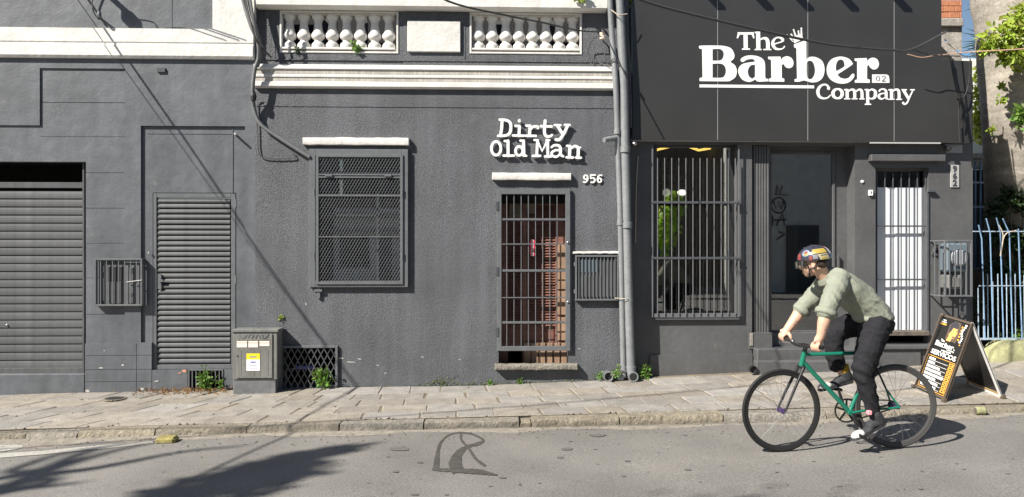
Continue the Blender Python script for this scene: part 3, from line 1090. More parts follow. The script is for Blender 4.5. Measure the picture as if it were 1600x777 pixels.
# closed sign on the door
cs = thing('door_sign', P(831.5, 399, DY - .05), 'small red upright pill shaped sign hanging inside the grilled brown door', 'sign')
x0, x1, z0, z1 = RC(827.5, 374, 836.5, 400.5, DY - .06)
rr = (x1 - x0) / 2; cx = (x0 + x1) / 2
poly = [(cx + rr * math.cos(t), z1 - rr + rr * math.sin(t)) for t in [k * math.pi / 8 for k in range(9)]] + [(cx + rr * math.cos(t), z0 + rr + rr * math.sin(t)) for t in [math.pi + k * math.pi / 8 for k in range(9)]]
MB().prism(poly, DY - .06, DY - .052).build('plate', M['red'], cs)
me = mesh_text('FECHADO', .042, bold=.0012)
o = bpy.data.objects.new('lettering', me); COL.objects.link(o); me.materials.append(M['paper'])
o.parent = cs; o.location = Vector((cx, DY - .0612, (z0 + z1) / 2)) - root_loc(cs); o.rotation_euler = (R(90), R(-90), 0)

# ventilation grille low in the wall, with expanded metal
room(DB, X(436), X(528), .24, .7, -.5, Z(480, 541), M['void'], 'vent_recess')
vt = part('vent_grille', DB, P(482, 607))
frame4(MB(), 437, 540.5, 527.5, 612, .026, -.03, .005, .002).build('frame', M['iron'], vt)
mb = MB()
x0, x1, z0, z1 = RC(440, 543, 525, 612, -.015)
W_, H_ = x1 - x0, z1 - z0
for s in (1, -1):
    k = -20
    while k < 40:
        xa = k * .0725
        a0 = Vector((xa, 0, 0)); a1 = Vector((xa + s * H_ / 1.9, 0, H_)); d = a1 - a0
        lo, hi = sorted(((0 - a0.x) / d.x, (W_ - a0.x) / d.x))
        t0, t1 = max(0, lo), min(1, hi)
        if t1 - t0 > .01:
            p, q = a0 + d * t0, a0 + d * t1
            mb.bar((x0 + p.x, -.015 + .003 * s, z0 + p.z), (x0 + q.x, -.015 + .003 * s, z0 + q.z), .011, .005, up=(0, 1, 0))
        k += 1
o = mb.build('wire_mesh', M['blackiron'], vt); o['kind'] = 'stuff'  # darker iron colour here stands in for the cabinet's shade
mb = MB().tube([P(446, 606, .12), P(447, 580, .12), P(458, 576, .12), P(500, 576, .12)], .012, 8)
mb.build('water_pipe', M['pipe'], vt)
MB().pbox(462, 572, 490, 577, .06, .1, .004).build('valve', M['inkblue'], vt)

# chips and scars in the painted plaster
def chips(parent, lst, y, m, name='chipped_plaster'):
    for i, (px, py, w, h) in enumerate(lst):
        k = rs.randint(7, 10)
        pts = [(px + w * math.cos(t) * rs.uniform(.5, 1.1), py + h * math.sin(t) * rs.uniform(.5, 1.1)) for t in [2 * math.pi * q / k for q in range(k)]]
        pl = [(P(a, b_, y).x, P(a, b_, y).z) for a, b_ in pts]
        MB().prism(pl[::-1], y - .0015, y + .01).build(name, M[m], parent)
chips(LB, [(288, 580, 5, 2.5), (281, 583, 4, 1.5)], -.004, 'chip')
chips(LB, [(163, 548, 1.5, 1), (158, 575, 4, 1.2), (192, 571, 3, 2), (222, 608, 4, 2), (137, 611, 4, 2.5), (245, 596, 5, 1.2), (232, 395, 1.3, 2)], -.004, 'scuffed')
chips(DB, [(533, 560, 6, 1.3), (548, 566, 7, 1.2), (562, 561, 4, 1), (590, 571, 2, 1), (660, 558, 2.5, 1), (602, 583, 2, 1), (718, 562, 2, 1), (478, 475, 1.2, 2.5), (905, 545, 2, 1)], 0.0, 'scuffed')

# ================================================================== barber shop building (962)
YB = .16          # wall, set back from the neighbour
BB = thing('shop_building', (X(1250), YB, gz(X(1250), 0)), 'charcoal barber shop front on the right with barred window, glass door and white panelled door', 'building')
def rb(px0, py0, px1, py1, d): return (*RC(px0, py0, px1, py1, YB), d)
r_ = [rb(1015, 554, 1182, 700, YB - .02), rb(1022, 225, 1153, 497, ('h', YB + .22)), rb(1175, 227, 1336, 700, ('h', YB + .2)),
      rb(1368, 262, 1451, 700, ('h', YB + .12))]
mb = wall_cells(XR, X(1520, YB), -.6, Z(1250, 120, YB), YB, r_)
xe = X(1520, YB)
mb.add([(xe, YB, -.6), (xe, 5, -.6), (xe, 5, Z(1250, 120, YB)), (xe, YB, Z(1250, 120, YB))], [(0, 1, 2, 3)])
mb.build('wall', M['shop'], BB)
MB().box(XR, X(1471, YB), YB + .01, .8, Z(1250, 130, YB), Z(1250, -60, YB)).build('upper_storey', M['shop'], BB)
ledge(1361, 241, 1479, 252, -.06, M['shop'], 9, BB, 'door_ledge', yb=.2) if False else None
MB().pbox(1362, 241.5, 1478, 252, YB - .09, YB + .02, .006).build('door_ledge', M['shop'], BB)
# shop interior
zf = gz(X(1260), 0) + .3
room(BB, X(1015, .4), X(1158, .42), .4, 3.6, zf, Z(1100, 223, 2.1), M['room'], 'shop_room')
mb = MB()
mb.box(X(1195, 2.6), X(1320, 2.6), 2.5, 2.55, zf, 3.2); mb.build('room_wall', M['roompale'], BB)
room(BB, X(1165, .42), X(1345, .6), .42, 2.6, zf, Z(1100, 222, YB) + .05, M['room'], 'shop_room')
def led(pts, name='ceiling_light'):
    o = MB().tube([P(px, py, y) for px, py, y in pts], .018, 6).build(name, M['led'])
    return o
tag(led([(1018, 236.5, 1.6), (1046, 229.5, 1.75)]), 'short warm yellow light strip at the left edge of the barred shop window', 'ceiling light', 'zigzag ceiling lights')
tag(led([(1078, 230, 1.7), (1092, 235, 1.6), (1126, 228.5, 1.75)]), 'longer angled warm yellow light strip over the middle of the barred shop window', 'ceiling light', 'zigzag ceiling lights')
lp = tag(MB().ell(P(1065.5, 301, 1.8), .065, .04, .04).build('lamp', M['bulb'], smooth=True), 'bright white lit lamp seen through the barred shop window', 'lamp')
gl = thing('globe_lamp', P(1041, 301, 1.8), 'dim round glass globe lamp hanging left of the bright lamp in the shop', 'lamp')
MB().ell(P(1041.5, 301, 1.8), .055, .055, .055).build('globe', M['globe'], gl, smooth=True)
MB().tube([P(1041.5, 294, 1.8), P(1041.5, 224, 1.8)], .006, 6).build('cord', M['cable'], gl)
# shelf and dark furniture inside
sf = thing('wall_shelf', P(1085, 400, 2.5), 'dark shelves with small bottles at the back of the shop behind the bars', 'shelf')
for py in (262, 283, 318): MB().pbox(1030, py, 1120, py + 3, 2.9, 3.2).build('shelf_board', M['room'], sf)
b = MB().lathe(P(1036, 282.5, 2.95), [(.02, 0), (.02, .07), (.008, .08), (.008, .1)], 8)
ORD = 'leftmost second third fourth fifth sixth seventh eighth ninth tenth rightmost'.split()
b = tag(b.build('bottle', M['meter'], smooth=True), 'leftmost small bottle in the row on the dim shop shelf', 'bottle', 'bottles on the shop shelf')
for i in range(1, 11):
    c_ = again(b, (i * .088, 0, 0))
    c_['label'] = ORD[i] + ' small bottle from the left on the dim shop shelf'

# shop window: frame, pane, bars
sw = part('shop_window', BB, P(1087, 497, YB))
frame4(MB(), 1022, 226, 1153, 496, .035, YB + .12, YB + .17, .003).build('frame', M['blackiron'], sw)
MB().pbox(1022, 226, 1153, 497, YB + .14, YB + .148).build('glass_pane', M['glassr'], sw)
YG = YB - .07
for py in (316.5, 403.5): MB().pbox(1018.5, py - 1.8, 1156, py + 1.8, YG - .008, YG + .012, .002).build('cross_rail', M['blackiron'], sw)
mb = MB().pbox(1022, 490, 1155, 496, YG + .012, YB + .01)
mb.pbox(1018.5, 227, 1020.5, 496, YG, YG + .014); mb.pbox(1153.5, 227, 1155.5, 496, YG, YG + .014)
for py in (316, 404):
    mb.pbox(1145, py - 2, 1156, py + 2, YG, YB + .02)
mb.build('grille_frame', M['iron'], sw)
b = MB().lathe(P(1027.5, 493, YG), [(.0062, 0), (.0062, Z(1027, 247, YG) - Z(1027, 493, YG))], 8).build('bar', M['iron'], sw)
st = (X(1149, YG) - X(1027.5, YG)) / 11
for i in range(1, 12): again(b, (i * st, 0, 0))
MB().pbox(1024, 497.5, 1156, 500, YB - .05, YB + .01, .003).build('sill', M['shop'], sw)
# potted leafy thing seen green in the window is a reflection of the tree across the street

# glass door
gd_ = part('glass_door', BB, P(1254, 520, .36))
YD = YB + .2
mb = frame4(MB(), 1202, 237, 1305, 520, .03, YD - .02, YD + .03, .003)
mb.pbox(1305, 228, 1324, 545, YD - .0, YD + .05); mb.pbox(1170, 226, 1336, 238, YD - .01, YD + .05)
mb.build('frame', M['shop'], gd_)
MB().pbox(1204, 239, 1303, 519, YD, YD + .01).build('glass_pane', M['glassd'], gd_)
mb = MB().pbox(1309, 398, 1312, 424, YD - .05, YD - .03, .003); mb.pbox(1309, 400, 1312, 403, YD - .03, YD); mb.pbox(1309, 419, 1312, 422, YD - .03, YD)
mb.build('pull_handle', M['steel'], gd_)
for k in range(6): MB().pbox(1177.5 + k * 4.2, 228, 1180.6 + k * 4.2, 520, YB + .03, YB + .2, .004).build('fluted_strip', M['shop'], gd_)
MB().pbox(1175, 228, 1203, 520, YB + .06, YB + .21).build('fluted_back', M['shop'], gd_)
MB().pbox(1170, 520, 1207, 546, YB - .01, YB + .2, .004).build('post_base', M['shop'], gd_)
MB().pbox(1203, 520, 1336, 546, YB + .14, YB + .25, .004).build('threshold', M['shop'], gd_)
# steps
def stepbox(px0, py0, px1, py1, yf, yb, name='step'):
    return MB().pbox(px0, py0, px1, py1, yf, yb, .012).build(name, M['shop'], BB)
stepbox(1183, 545, 1440, 700, YB - .13, YB + .3)
stepbox(1183, 563, 1522, 700, YB - .2, YB - .1) if False else stepbox(1182, 564, 1376, 700, YB - .24, YB - .125)
stepbox(1376, 545, 1521, 700, YB - .1, YB + .2)
MB().pbox(1378, 540, 1522, 546, YB - .16, YB + .1, .006).build('step_edge', M['shop'], BB)

# white panelled door behind bars
wdr = part('panelled_door', BB, P(1409, 520, YB + .16))
YP = YB + .115
for a, b_ in ((1366, 1397.4), (1398.6, 1449)):
    MB().pbox(a, 293, b_, 519, YP if a < 1390 else YP - .006, YP + .03, .002).build('panel', M['pane'], wdr)
MB().pbox(1366, 266, 1450, 293, YP + .03, YP + .04).build('transom_pane', M['glassd'], wdr)
room(BB, X(1366, YP), X(1455, YP), YP + .05, 1.2, Z(1400, 540), Z(1400, 255), M['room'], 'hall')
frame4(MB(), 1366, 263, 1452, 521, .03, YP - .03, YP + .06, .002).build('frame', M['shop'], wdr)
YQ = YB + .04
for py in (353.5, 437): MB().pbox(1368, py - 1.2, 1449, py + 1.2, YQ - .008, YQ + .008).build('cross_rail', M['blackiron'], wdr)
b = MB().lathe(P(1370, 518, YQ), [(.007, 0), (.007, Z(1370, 270, YQ) - Z(1370, 518, YQ))], 8).build('bar', M['blackiron'], wdr)
st = (X(1446, YQ) - X(1370, YQ)) / 6
for i in range(1, 7): again(b, (i * st, 0, 0))
MB().pbox(1367, 518, 1453, 525, YB - .06, YB + .14, .005).build('wooden_sill', M['barkd'], wdr)
mb = MB().pbox(1451, 297, 1463, 300, YB - .05, YB); mb.pbox(1449, 300, 1451.5, 520, YB - .02, YB + .02)
mb.build('gate_stop', M['blackiron'], wdr)

# number plate, bell, camera
npl = thing('number_plate', P(1492, 293, YB), 'narrow upright grey plate reading 962 on the pillar right of the white door', 'number plate')
MB().pbox(1485.5, 258, 1499, 293, YB - .014, YB, .003).build('plate', M['plate'], npl)
for i, c in enumerate('962'):
    me = mesh_text(c, .1, bold=.003, extrude=.002)
    o = bpy.data.objects.new('lettering', me); COL.objects.link(o); me.materials.append(M['ink'])
    o.parent = npl; o.location = P(1492, 264.5 + i * 11, YB - .017) - root_loc(npl); o.rotation_euler = (R(90), 0, 0)
bell = thing('door_bell', P(1361, 302, YB), 'small white door bell box on the pillar left of the white door', 'door bell')
MB().pbox(1358.5, 297, 1364.5, 306, YB - .03, YB, .004).build('case', M['letter'], bell)
MB().pbox(1360.7, 299, 1362, 303, YB - .033, YB - .028).build('button', M['ink'], bell)
MB().lathe(P(1347, 284, YB - .001), [(.018, .002), (.018, -.012), (.01, -.016)], 12, 'y').build('blanking_cap', M['letter'], BB)
sc = thing('security_camera', P(1486, 231, YB), 'small silver dome security camera under the right corner of the black sign', 'security camera')
MB().ell(P(1484, 232, YB - .06), .045, .04, .04).build('dome', M['steel'], sc, smooth=True)
mb = MB().lathe(P(1484, 232, YB - .1), [(.03, .0), (.03, -.012), (.022, -.014)], 14, 'y'); mb.build('lens', M['black'], sc)
mb = MB().pbox(1477, 226, 1491, 228, YB - .08, YB); mb.build('bracket', M['steel'], sc)
MB().pbox(1479, 226, 1504, 239, YB - .012, YB, .002).build('backing_plate', M['meter'], sc)
sc2 = thing('wall_camera', P(992, 226, 0), 'small silver camera beside the drainpipes under the left corner of the black sign', 'security camera')
MB().ell(P(991, 225, -.02), .035, .045, .03).build('dome', M['steel'], sc2, smooth=True)
MB().tube([P(986, 219, .02), P(988, 222, .0)], .012, 8).build('bracket', M['steel'], sc2)
tag(MB().lathe(P(1176, 577, YB - .23), [(.045, 0), (.045, -.035), (.036, -.035), (.034, -.01)], 14, 'y').build('drain_outlet', M['black']), 'black pipe outlet at the foot of the shop wall beside the steps', 'drain outlet')
fl = tag(MB().pbox(1172, 521, 1177, 541, YB - .02, YB + .01, .004).build('broken_edge', M['stone'], None), 'chipped pale corner of plaster at the foot of the shop door post', 'plaster chip')

# ================================================================== sign board of the shop
SGN = thing('shop_sign', P(1250, 222, 0), 'large black panelled sign board with white lettering The Barber Company over the shop', 'sign')
YS = .03
xs_ = [987.5, 1121, 1262, 1397, 1471]
for a, b_ in zip(xs_[:-1], xs_[1:]):
    if b_ < 1471: MB().pbox(a + .7, -90, b_ - .7, 219.2 + (a - 988) * .008, YS, YS + .012, .0015).build('panel', M['sign'], SGN)
    else:
        pts = [(1397.7, -90), (1471, -90), (1471, 94), (1519, 95.5), (1519, 224), (1397.7, 222.6)]
        pl = [(P(x, y, YS).x, P(x, y, YS).z) for x, y in pts]
        MB().prism(pl[::-1], YS, YS + .012).build('panel', M['sign'], SGN)
pts = [(989, -90), (1470, -90), (1470, 96), (1518, 97), (1518, 222), (989, 217)]
pl = [(P(x, y, YS + .006).x, P(x, y, YS + .006).z) for x, y in pts]
MB().prism(pl[::-1], YS + .006, YB - .004).build('backing_frame', M['seam'], SGN)
mb = MB()
mb.pbox(989, 217.5, 1340, 220, YS + .02, YB + .1)
mb.build('bottom_trim', M['seam'], SGN)
MB().pbox(1360, 222.5, 1470, 224.5, YS - .004, YS + .02).build('drip_strip', M['seam'], SGN)

z1 = lambda x, y: (lambda p: (p.x, p.z))(P(1080 + x / 7.065, 35 + y / 7.065, YS))
z2 = lambda x, y: (lambda p: (p.x, p.z))(P(1240 + x / 7.4, 70 + y / 7.4, YS))
YL = YS - .003
def glyph(conv, outer, holes=(), name='letter', y0=YL, y1=YS, m='letter', parent=SGN):
    o = [conv(*p) for p in smooth_poly(outer)]
    area = sum(o[i][0] * o[(i + 1) % len(o)][1] - o[(i + 1) % len(o)][0] * o[i][1] for i in range(len(o)))
    if area < 0: o = o[::-1]
    hs = []
    for h in holes:
        q = [conv(*p) for p in smooth_poly(h)]
        ar = sum(q[i][0] * q[(i + 1) % len(q)][1] - q[(i + 1) % len(q)][0] * q[i][1] for i in range(len(q)))
        if ar < 0: q = q[::-1]
        hs.append(q)
    return MB().prism(o, y0, y1, hs).build(name, M[m], parent)
c = 1
glyph(z1, [(85, 262, c), (120, 258), (240, 257), (360, 262), (440, 290), (475, 355), (470, 400), (430, 438, c), (485, 480), (503, 545), (487, 605), (440, 640), (390, 652), (92, 650, c), (92, 617, c), (125, 608, c), (120, 297, c), (88, 290, c)],
      [[(235, 297, c), (320, 297), (355, 330), (358, 372), (338, 412), (300, 424), (235, 424, c)], [(235, 458, c), (330, 459), (372, 490), (383, 545), (367, 593), (330, 613), (235, 613, c)]])
glyph(z1, [(548, 430), (552, 400), (600, 373), (665, 366), (740, 378), (797, 415), (815, 475), (818, 610), (850, 626, c), (850, 652, c), (740, 656), (705, 632, c), (670, 652), (625, 658), (560, 630), (521, 560), (525, 505), (560, 465), (620, 447), (703, 436, c), (690, 412), (655, 406), (610, 416), (575, 438)],
      [[(705, 470, c), (660, 476), (632, 510), (624, 555), (640, 600), (675, 622), (705, 600, c)]])
glyph(z1, [(848, 380, c), (985, 380, c), (992, 418, c), (1015, 388), (1060, 376), (1105, 395), (1128, 440), (1120, 485), (1085, 507), (1045, 498), (1020, 464), (998, 475, c), (1000, 615, c), (1027, 625, c), (1027, 657, c), (858, 655, c), (858, 625, c), (885, 612, c), (882, 416, c), (850, 407, c)])
glyph(z2, [(4, -4, c), (141, -52, c), (146, -40, c), (147, 168, c), (190, 142), (260, 147), (330, 192), (357, 280), (340, 370), (290, 422), (220, 438), (160, 425), (120, 414, c), (60, 429), (12, 428, c), (10, 402, c), (40, 390, c), (32, 45, c), (5, 30, c)],
      [[(155, 205), (187, 186), (225, 208), (247, 280), (240, 350), (205, 397), (168, 392), (152, 350), (150, 270)]])
glyph(z2, [(640, 165), (580, 143), (520, 140), (440, 168), (390, 240), (385, 325), (420, 397), (490, 440), (570, 452), (640, 435), (690, 388), (702, 352), (688, 335), (668, 347), (640, 380), (592, 395), (540, 381), (506, 346, c), (668, 238), (678, 210)],
      [[(492, 308, c), (488, 250), (505, 195), (540, 172), (575, 187), (588, 228), (580, 258)]])
glyph(z2, [(705, 160, c), (845, 155, c), (850, 190, c), (880, 161), (920, 151), (965, 171), (985, 220), (970, 270), (925, 288), (885, 266), (870, 237), (849, 247, c), (848, 395, c), (880, 406, c), (880, 442, c), (708, 440, c), (708, 412, c), (735, 400, c), (735, 195, c), (708, 188, c)])
glyph(z2, [(908, 345, c), (1065, 345, c), (1095, 358), (1106, 400, c), (1107, 442, c), (908, 441, c)], name='number_tab')
def strokes(conv, name, lst, m='letter', parent=SGN, y0=YL, y1=YS):
    mb = MB()
    for i, s in enumerate(lst):
        pts, w = s[0], s[1]
        cv = len(s) > 2 and 'c' in s[2]
        rd = len(s) > 2 and 'r' in s[2]
        ribbon(mb, pts, w, conv, y0 - .00015 * i, y1, cv, rd)
    return mb.build(name, M[m], parent)
def ring(cx, cy, rx, ry, n=20, a0=0, a1=360):
    return [(cx + rx * math.cos(R(a0 + (a1 - a0) * k / n)), cy + ry * math.sin(R(a0 + (a1 - a0) * k / n))) for k in range(n + 1)]
strokes(z2, 'number', [(ring(975, 393, 19, 28), [5 + 4 * abs(math.cos(k * math.pi / 10)) for k in range(21)])], 'ink', y0=YL - .002, y1=YL + .001)
strokes(z2, 'number', [([(1024, 380), (1030, 366), (1045, 362), (1058, 372), (1052, 390), (1025, 420)], [9, 7, 7, 9, 9, 7], 'c'), ([(1020, 422), (1064, 422)], 10)], 'ink', y0=YL - .002, y1=YL + .001)
strokes(z1, 'underline', [([(92, 703), (1356, 714)], 32)])
strokes(z1, 'letter', [([(512, 124), (690, 124)], 26), ([(525, 130), (508, 178)], [26, 12]), ([(678, 130), (692, 178)], [26, 12]), ([(599, 115), (602, 300)], 44), ([(560, 297), (648, 297)], 16)])
strokes(z1, 'letter', [([(738, 104), (741, 300)], 44), ([(700, 114), (740, 110)], 16), ([(700, 302), (776, 302)], 14), ([(752, 200), (790, 178), (828, 184), (845, 220), (846, 300)], [12, 22, 36, 40, 40], 'c'), ([(796, 302), (884, 302)], 14)])
strokes(z1, 'letter', [([(908, 245), (1008, 212)], [14, 14]), ([(1008, 214), (1008, 190), (980, 172), (940, 172), (906, 205), (902, 250), (930, 290), (975, 298), (1012, 288), (1032, 264)], [22, 32, 20, 16, 30, 34, 28, 18, 14, 14], 'c')])
glyph(z1, [(1142, 232, c), (1112, 195, c), (1140, 152, c), (1222, 135, c), (1233, 186, c)], name='crown')
cr = []
for (x, y), (bx, by) in (((1058, 143), (1128, 212)), ((1105, 135), (1138, 180)), ((1130, 85), (1152, 150)), ((1183, 100), (1188, 145)), ((1215, 68), (1216, 140))):
    cr.append(([(bx, by), (x, y)], [20, 9]))
    cr.append((ring(x, y, 5, 5, 8), 9))
strokes(z1, 'crown_spikes', cr)
# "Company"
strokes(z2, 'letter', [([(410, 505), (385, 470), (345, 462), (300, 490), (280, 545), (298, 600), (345, 622), (395, 612), (428, 580)], [26, 22, 20, 30, 36, 32, 22, 16, 12], 'c'), (ring(404, 506, 9, 9, 10), 18)])
strokes(z2, 'letter', [(ring(508, 567, 54, 54, 24), [20 + 18 * abs(math.cos(R(15 * k))) for k in range(25)])])
strokes(z2, 'letter', [([(618, 515), (620, 628)], 34), ([(583, 522), (620, 518)], 15), ([(583, 627), (654, 627)], 13),
                       ([(630, 545), (660, 522), (695, 525), (706, 560), (706, 628)], [10, 22, 28, 32, 32], 'c'), ([(672, 627), (738, 627)], 13),
                       ([(715, 548), (750, 522), (780, 526), (790, 560), (791, 628)], [10, 22, 28, 32, 32], 'c'), ([(760, 628), (820, 628)], 13)])
strokes(z2, 'letter', [([(853, 515), (858, 692)], 34), ([(820, 522), (856, 518)], 15), ([(822, 690), (896, 690)], 14),
                       ([(865, 540), (900, 518), (938, 535), (946, 570), (934, 612), (895, 626), (866, 612)], [12, 20, 30, 36, 30, 18, 12], 'c')])
strokes(z2, 'letter', [([(988, 545), (1000, 522), (1040, 514), (1066, 535), (1070, 580), (1072, 618), (1092, 628)], [16, 18, 18, 28, 32, 28, 14], 'c'),
                       ([(1060, 562), (1010, 568), (985, 590), (992, 618), (1025, 628), (1060, 606)], [10, 18, 28, 26, 16, 10], 'c')])
strokes(z2, 'letter', [([(1130, 515), (1132, 632)], 34), ([(1095, 524), (1132, 519)], 15), ([(1097, 632), (1166, 632)], 13),
                       ([(1142, 545), (1175, 520), (1208, 526), (1218, 562), (1219, 634)], [10, 22, 28, 32, 32], 'c'), ([(1186, 634), (1252, 634)], 13)])
strokes(z2, 'letter', [([(1268, 524), (1330, 628)], [34, 30]), ([(1380, 524), (1340, 610), (1312, 670), (1280, 690), (1262, 676)], [14, 15, 18, 18, 14], 'c'), (ring(1266, 674, 7, 7, 8), 14), ([(1248, 522), (1308, 522)], 14), ([(1348, 522), (1400, 522)], 14)])

# spotlights over the sign: arms and heads stand out above the frame of view
def spot(px):
    t = thing('sign_spotlight', P(px, -66, YS), 'black arm spotlight over the top of the large black shop sign', 'spotlight', 'spotlights over the shop sign')
    a, b_ = P(px, -66, YS), P(px, -66, YS) + Vector((0, -.34, .01))
    MB().tube([a, b_], .011, 8).build('arm', M['black'], t)
    MB().box(b_.x - .05, b_.x + .05, b_.y - .05, b_.y + .05, b_.z - .025, b_.z + .02, .008).build('lamp_head', M['black'], t)
    return t
t0 = spot(1051)
t0['label'] = 'leftmost black arm spotlight at the top of the black shop sign'
for px, w_ in ((1127, 'second'), (1190, 'third'), (1261, 'fourth'), (1344, 'rightmost')):
    t = copy_tree(t0); t.location.x = X(px, YS); t['label'] = w_ + ' black arm spotlight from the left over the shop sign'

# ================================================================== DIRTY OLD MAN sign
zd = lambda x, y: (lambda p: (p.x, p.z))(P(740 + x / 5.977, 170 + y / 5.977, -.044))
DS = thing('bar_sign', P(838, 250, 0), 'white typewriter style letters reading Dirty Old Man on the stucco over the grilled door', 'sign')
w = 27
def dl(lst):
    mb = MB()
    for i, s in enumerate(lst):
        ribbon(mb, s[0], s[1], zd, -.044 - .0006 * i, -.024, len(s) > 2 and 'c' in s[2], True)
    o = mb.build('letter', M['letter'], DS)
    return o
dl([([(266, 108), (262, 180), (250, 250)], w, 'c'), ([(243, 102), (300, 106), (340, 130), (348, 180), (335, 228), (300, 250), (228, 253)], [22, 24, w, w, w, 24, 22], 'c')])
dl([(ring(427, 112, 6, 8, 8), 18), ([(428, 165), (424, 248)], w), ([(390, 160), (428, 162)], 22), ([(368, 250), (470, 252)], 22)])
dl([([(528, 160), (522, 250)], w), ([(492, 158), (528, 160)], 22), ([(486, 252), (582, 254)], 22), ([(528, 200), (556, 168), (596, 168), (600, 180)], [20, 22, 26, 26], 'c')])
dl([([(668, 112), (662, 220), (680, 256), (712, 258), (732, 244)], [w, w, w, 24, 20], 'c'), ([(630, 163), (728, 166)], 24)])
dl([([(782, 158), (832, 235)], w), ([(878, 160), (838, 240), (800, 288), (768, 288)], [w, w, w, 26], 'c'), ([(756, 152), (812, 154)], 20), ([(852, 150), (898, 152)], 20)])
dl([(ring(210, 370, 44, 64, 24), 25)])
dl([([(322, 300), (322, 436)], w), ([(290, 302), (322, 304)], 22), ([(280, 438), (376, 438)], 22)])
dl([(ring(425, 394, 34, 42, 20), 24), ([(466, 300), (470, 436)], w), ([(438, 298), (466, 300)], 22), ([(470, 438), (492, 440)], 20)])
dl([([(596, 295), (590, 440)], 24), ([(692, 296), (694, 444)], 24), ([(596, 300), (640, 395), (688, 300)], 22), ([(568, 292), (602, 294)], 20), ([(680, 292), (708, 294)], 20), ([(552, 440), (622, 440)], 22), ([(668, 446), (724, 446)], 22)])
dl([([(728, 360), (752, 342), (796, 345), (812, 375), (812, 425), (838, 446)], [20, 22, 24, w, w, 20], 'c'), ([(808, 390), (765, 388), (730, 410), (738, 440), (775, 448), (808, 424)], [18, 20, 24, 22, 22, 18], 'c')])
dl([([(900, 350), (896, 452)], w), ([(872, 346), (900, 350)], 20), ([(868, 454), (928, 456)], 22), ([(904, 378), (940, 350), (974, 362), (978, 400), (976, 452)], [18, 24, w, w, w], 'c'), ([(956, 456), (1002, 458)], 22), ([(974, 366), (998, 362)], 16)])
mb = MB()
for x, y in ((262, 180), (420, 210), (522, 210), (664, 210), (826, 225), (210, 305), (322, 380), (470, 380), (594, 380), (690, 390), (812, 410), (896, 410)):
    xx, zz = zd(x, y)
    mb.lathe((xx, .0, zz), [(.007, .01), (.007, -.028)], 6, 'y')
mb.build('standoff', M['iron'], DS)

HN = thing('house_number', P(926, 288, 0), 'white raised house number 956 on the stucco right of the door ledge', 'house number')
def dn(lst):
    mb = MB()
    for i, s in enumerate(lst):
        ribbon(mb, s[0], s[1], zd2, -.02 - .0006 * i, .004, len(s) > 2 and 'c' in s[2], True)
    return mb.build('digit', M['letter'], HN)
zd2 = lambda x, y: (lambda p: (p.x, p.z))(P(740 + x / 5.977, 170 + y / 5.977, -.02))
dn([(ring(1048, 640, 17, 19, 16), 14), ([(1065, 640), (1064, 665), (1046, 688), (1030, 684)], [16, 15, 12, 14], 'c')])
dn([([(1095, 620), (1136, 620)], 14), ([(1097, 620), (1094, 650)], 10), ([(1094, 652), (1118, 646), (1132, 664), (1122, 686), (1098, 688)], [10, 13, 16, 14, 14], 'c')])
dn([(ring(1176, 668, 17, 19, 16), 14), ([(1160, 668), (1162, 640), (1180, 620), (1196, 624)], [16, 15, 12, 14], 'c')])

# ================================================================== meter boxes in cages
def cage(name, label, px0, py0, px1, py1, yf, nbars, m, yb=0.0, inner=None, group=None):
    t = thing(name, P((px0 + px1) / 2, py1, yb), label, 'meter box', group)
    frame4(MB(), px0, py0, px1, py1, .02, yf, yf + .02, .002).build('frame', m, t)
    x0, x1, z0, z1 = RC(px0, py0, px1, py1, yf)
    mb = MB()
    for x in (x0 + .008, x1 - .008):
        for z in (z0 + .008, z1 - .008): mb.bar((x, yf + .02, z), (x, yb + .02, z), .014)
    n = 3
    for k in range(1, n):
        y = lerp(yf + .02, yb, k / n)
        for x in (x0 + .008, x1 - .008): mb.bar((x, y, z0), (x, y, z1), .01)
        mb.bar((x0, y, z0 + .004), (x1, y, z0 + .004), .01); mb.bar((x0, y, z1 - .004), (x1, y, z1 - .004), .01)
    mb.build('side_bars', m, t)
    st = (x1 - x0) / (nbars + 1)
    b = MB().bar((x0 + st, yf + .012, z0 + .02), (x0 + st, yf + .012, z1 - .02), .009).build('bar', m, t)
    for i in range(1, nbars): again(b, (st * i, 0, 0))
    for z in (lerp(z0, z1, .2), lerp(z0, z1, .8)): MB().lathe((x0 - .006, yf + .01, z - .02), [(.009, 0), (.009, .045)], 8).build('hinge', m, t)
    return t, x0, x1, z0, z1
t, x0, x1, z0, z1 = cage('meter_box', 'grey barred meter box cage on the smooth wall left of the louvred door', 147, 404, 222, 478.5, -.05, 7, M['iron'], S)
MB().pbox(163, 413, 218, 476, -.012, S, .004).build('case', M['iron'], t)
MB().pbox(169, 417, 192, 440, -.016, -.01, .001).build('meter_window', M['black'], t)
MB().pbox(170, 441, 192, 474, -.02, -.01, .002).build('cover', M['slat'], t)
MB().pbox(200, 418, 211, 474, -.019, -.01, .002).build('door_strip', M['slat'], t)
mb = MB()
for py in (420, 423, 426, 459, 462): mb.pbox(202, py, 209, py + 1, -.022, -.018)
mb.build('vent_slits', M['black'], t)
MB().tube([P(198, 441, -.045), P(222, 438, -.055)], .005, 6).build('latch', M['blackiron'], t)

t, x0, x1, z0, z1 = cage('meter_box', 'grey barred meter box cage under a thin white ledge right of the brown door', 899, 399, 967, 470, -.06, 11, M['iron'], 0.0)
MB().pbox(905, 405, 962, 466, -.034, .0, .006).build('case', M['iron'], t)
MB().pbox(908, 406, 934, 426, -.038, -.033, .002).build('meter_window', M['meterb'], t)
mb = MB()
for k in range(5): mb.pbox(908 + k * 11, 430 - (k > 2) * 20, 917 + k * 11, 464, -.041, -.033, .001)
mb.build('cover_strip', M['slat'], t)

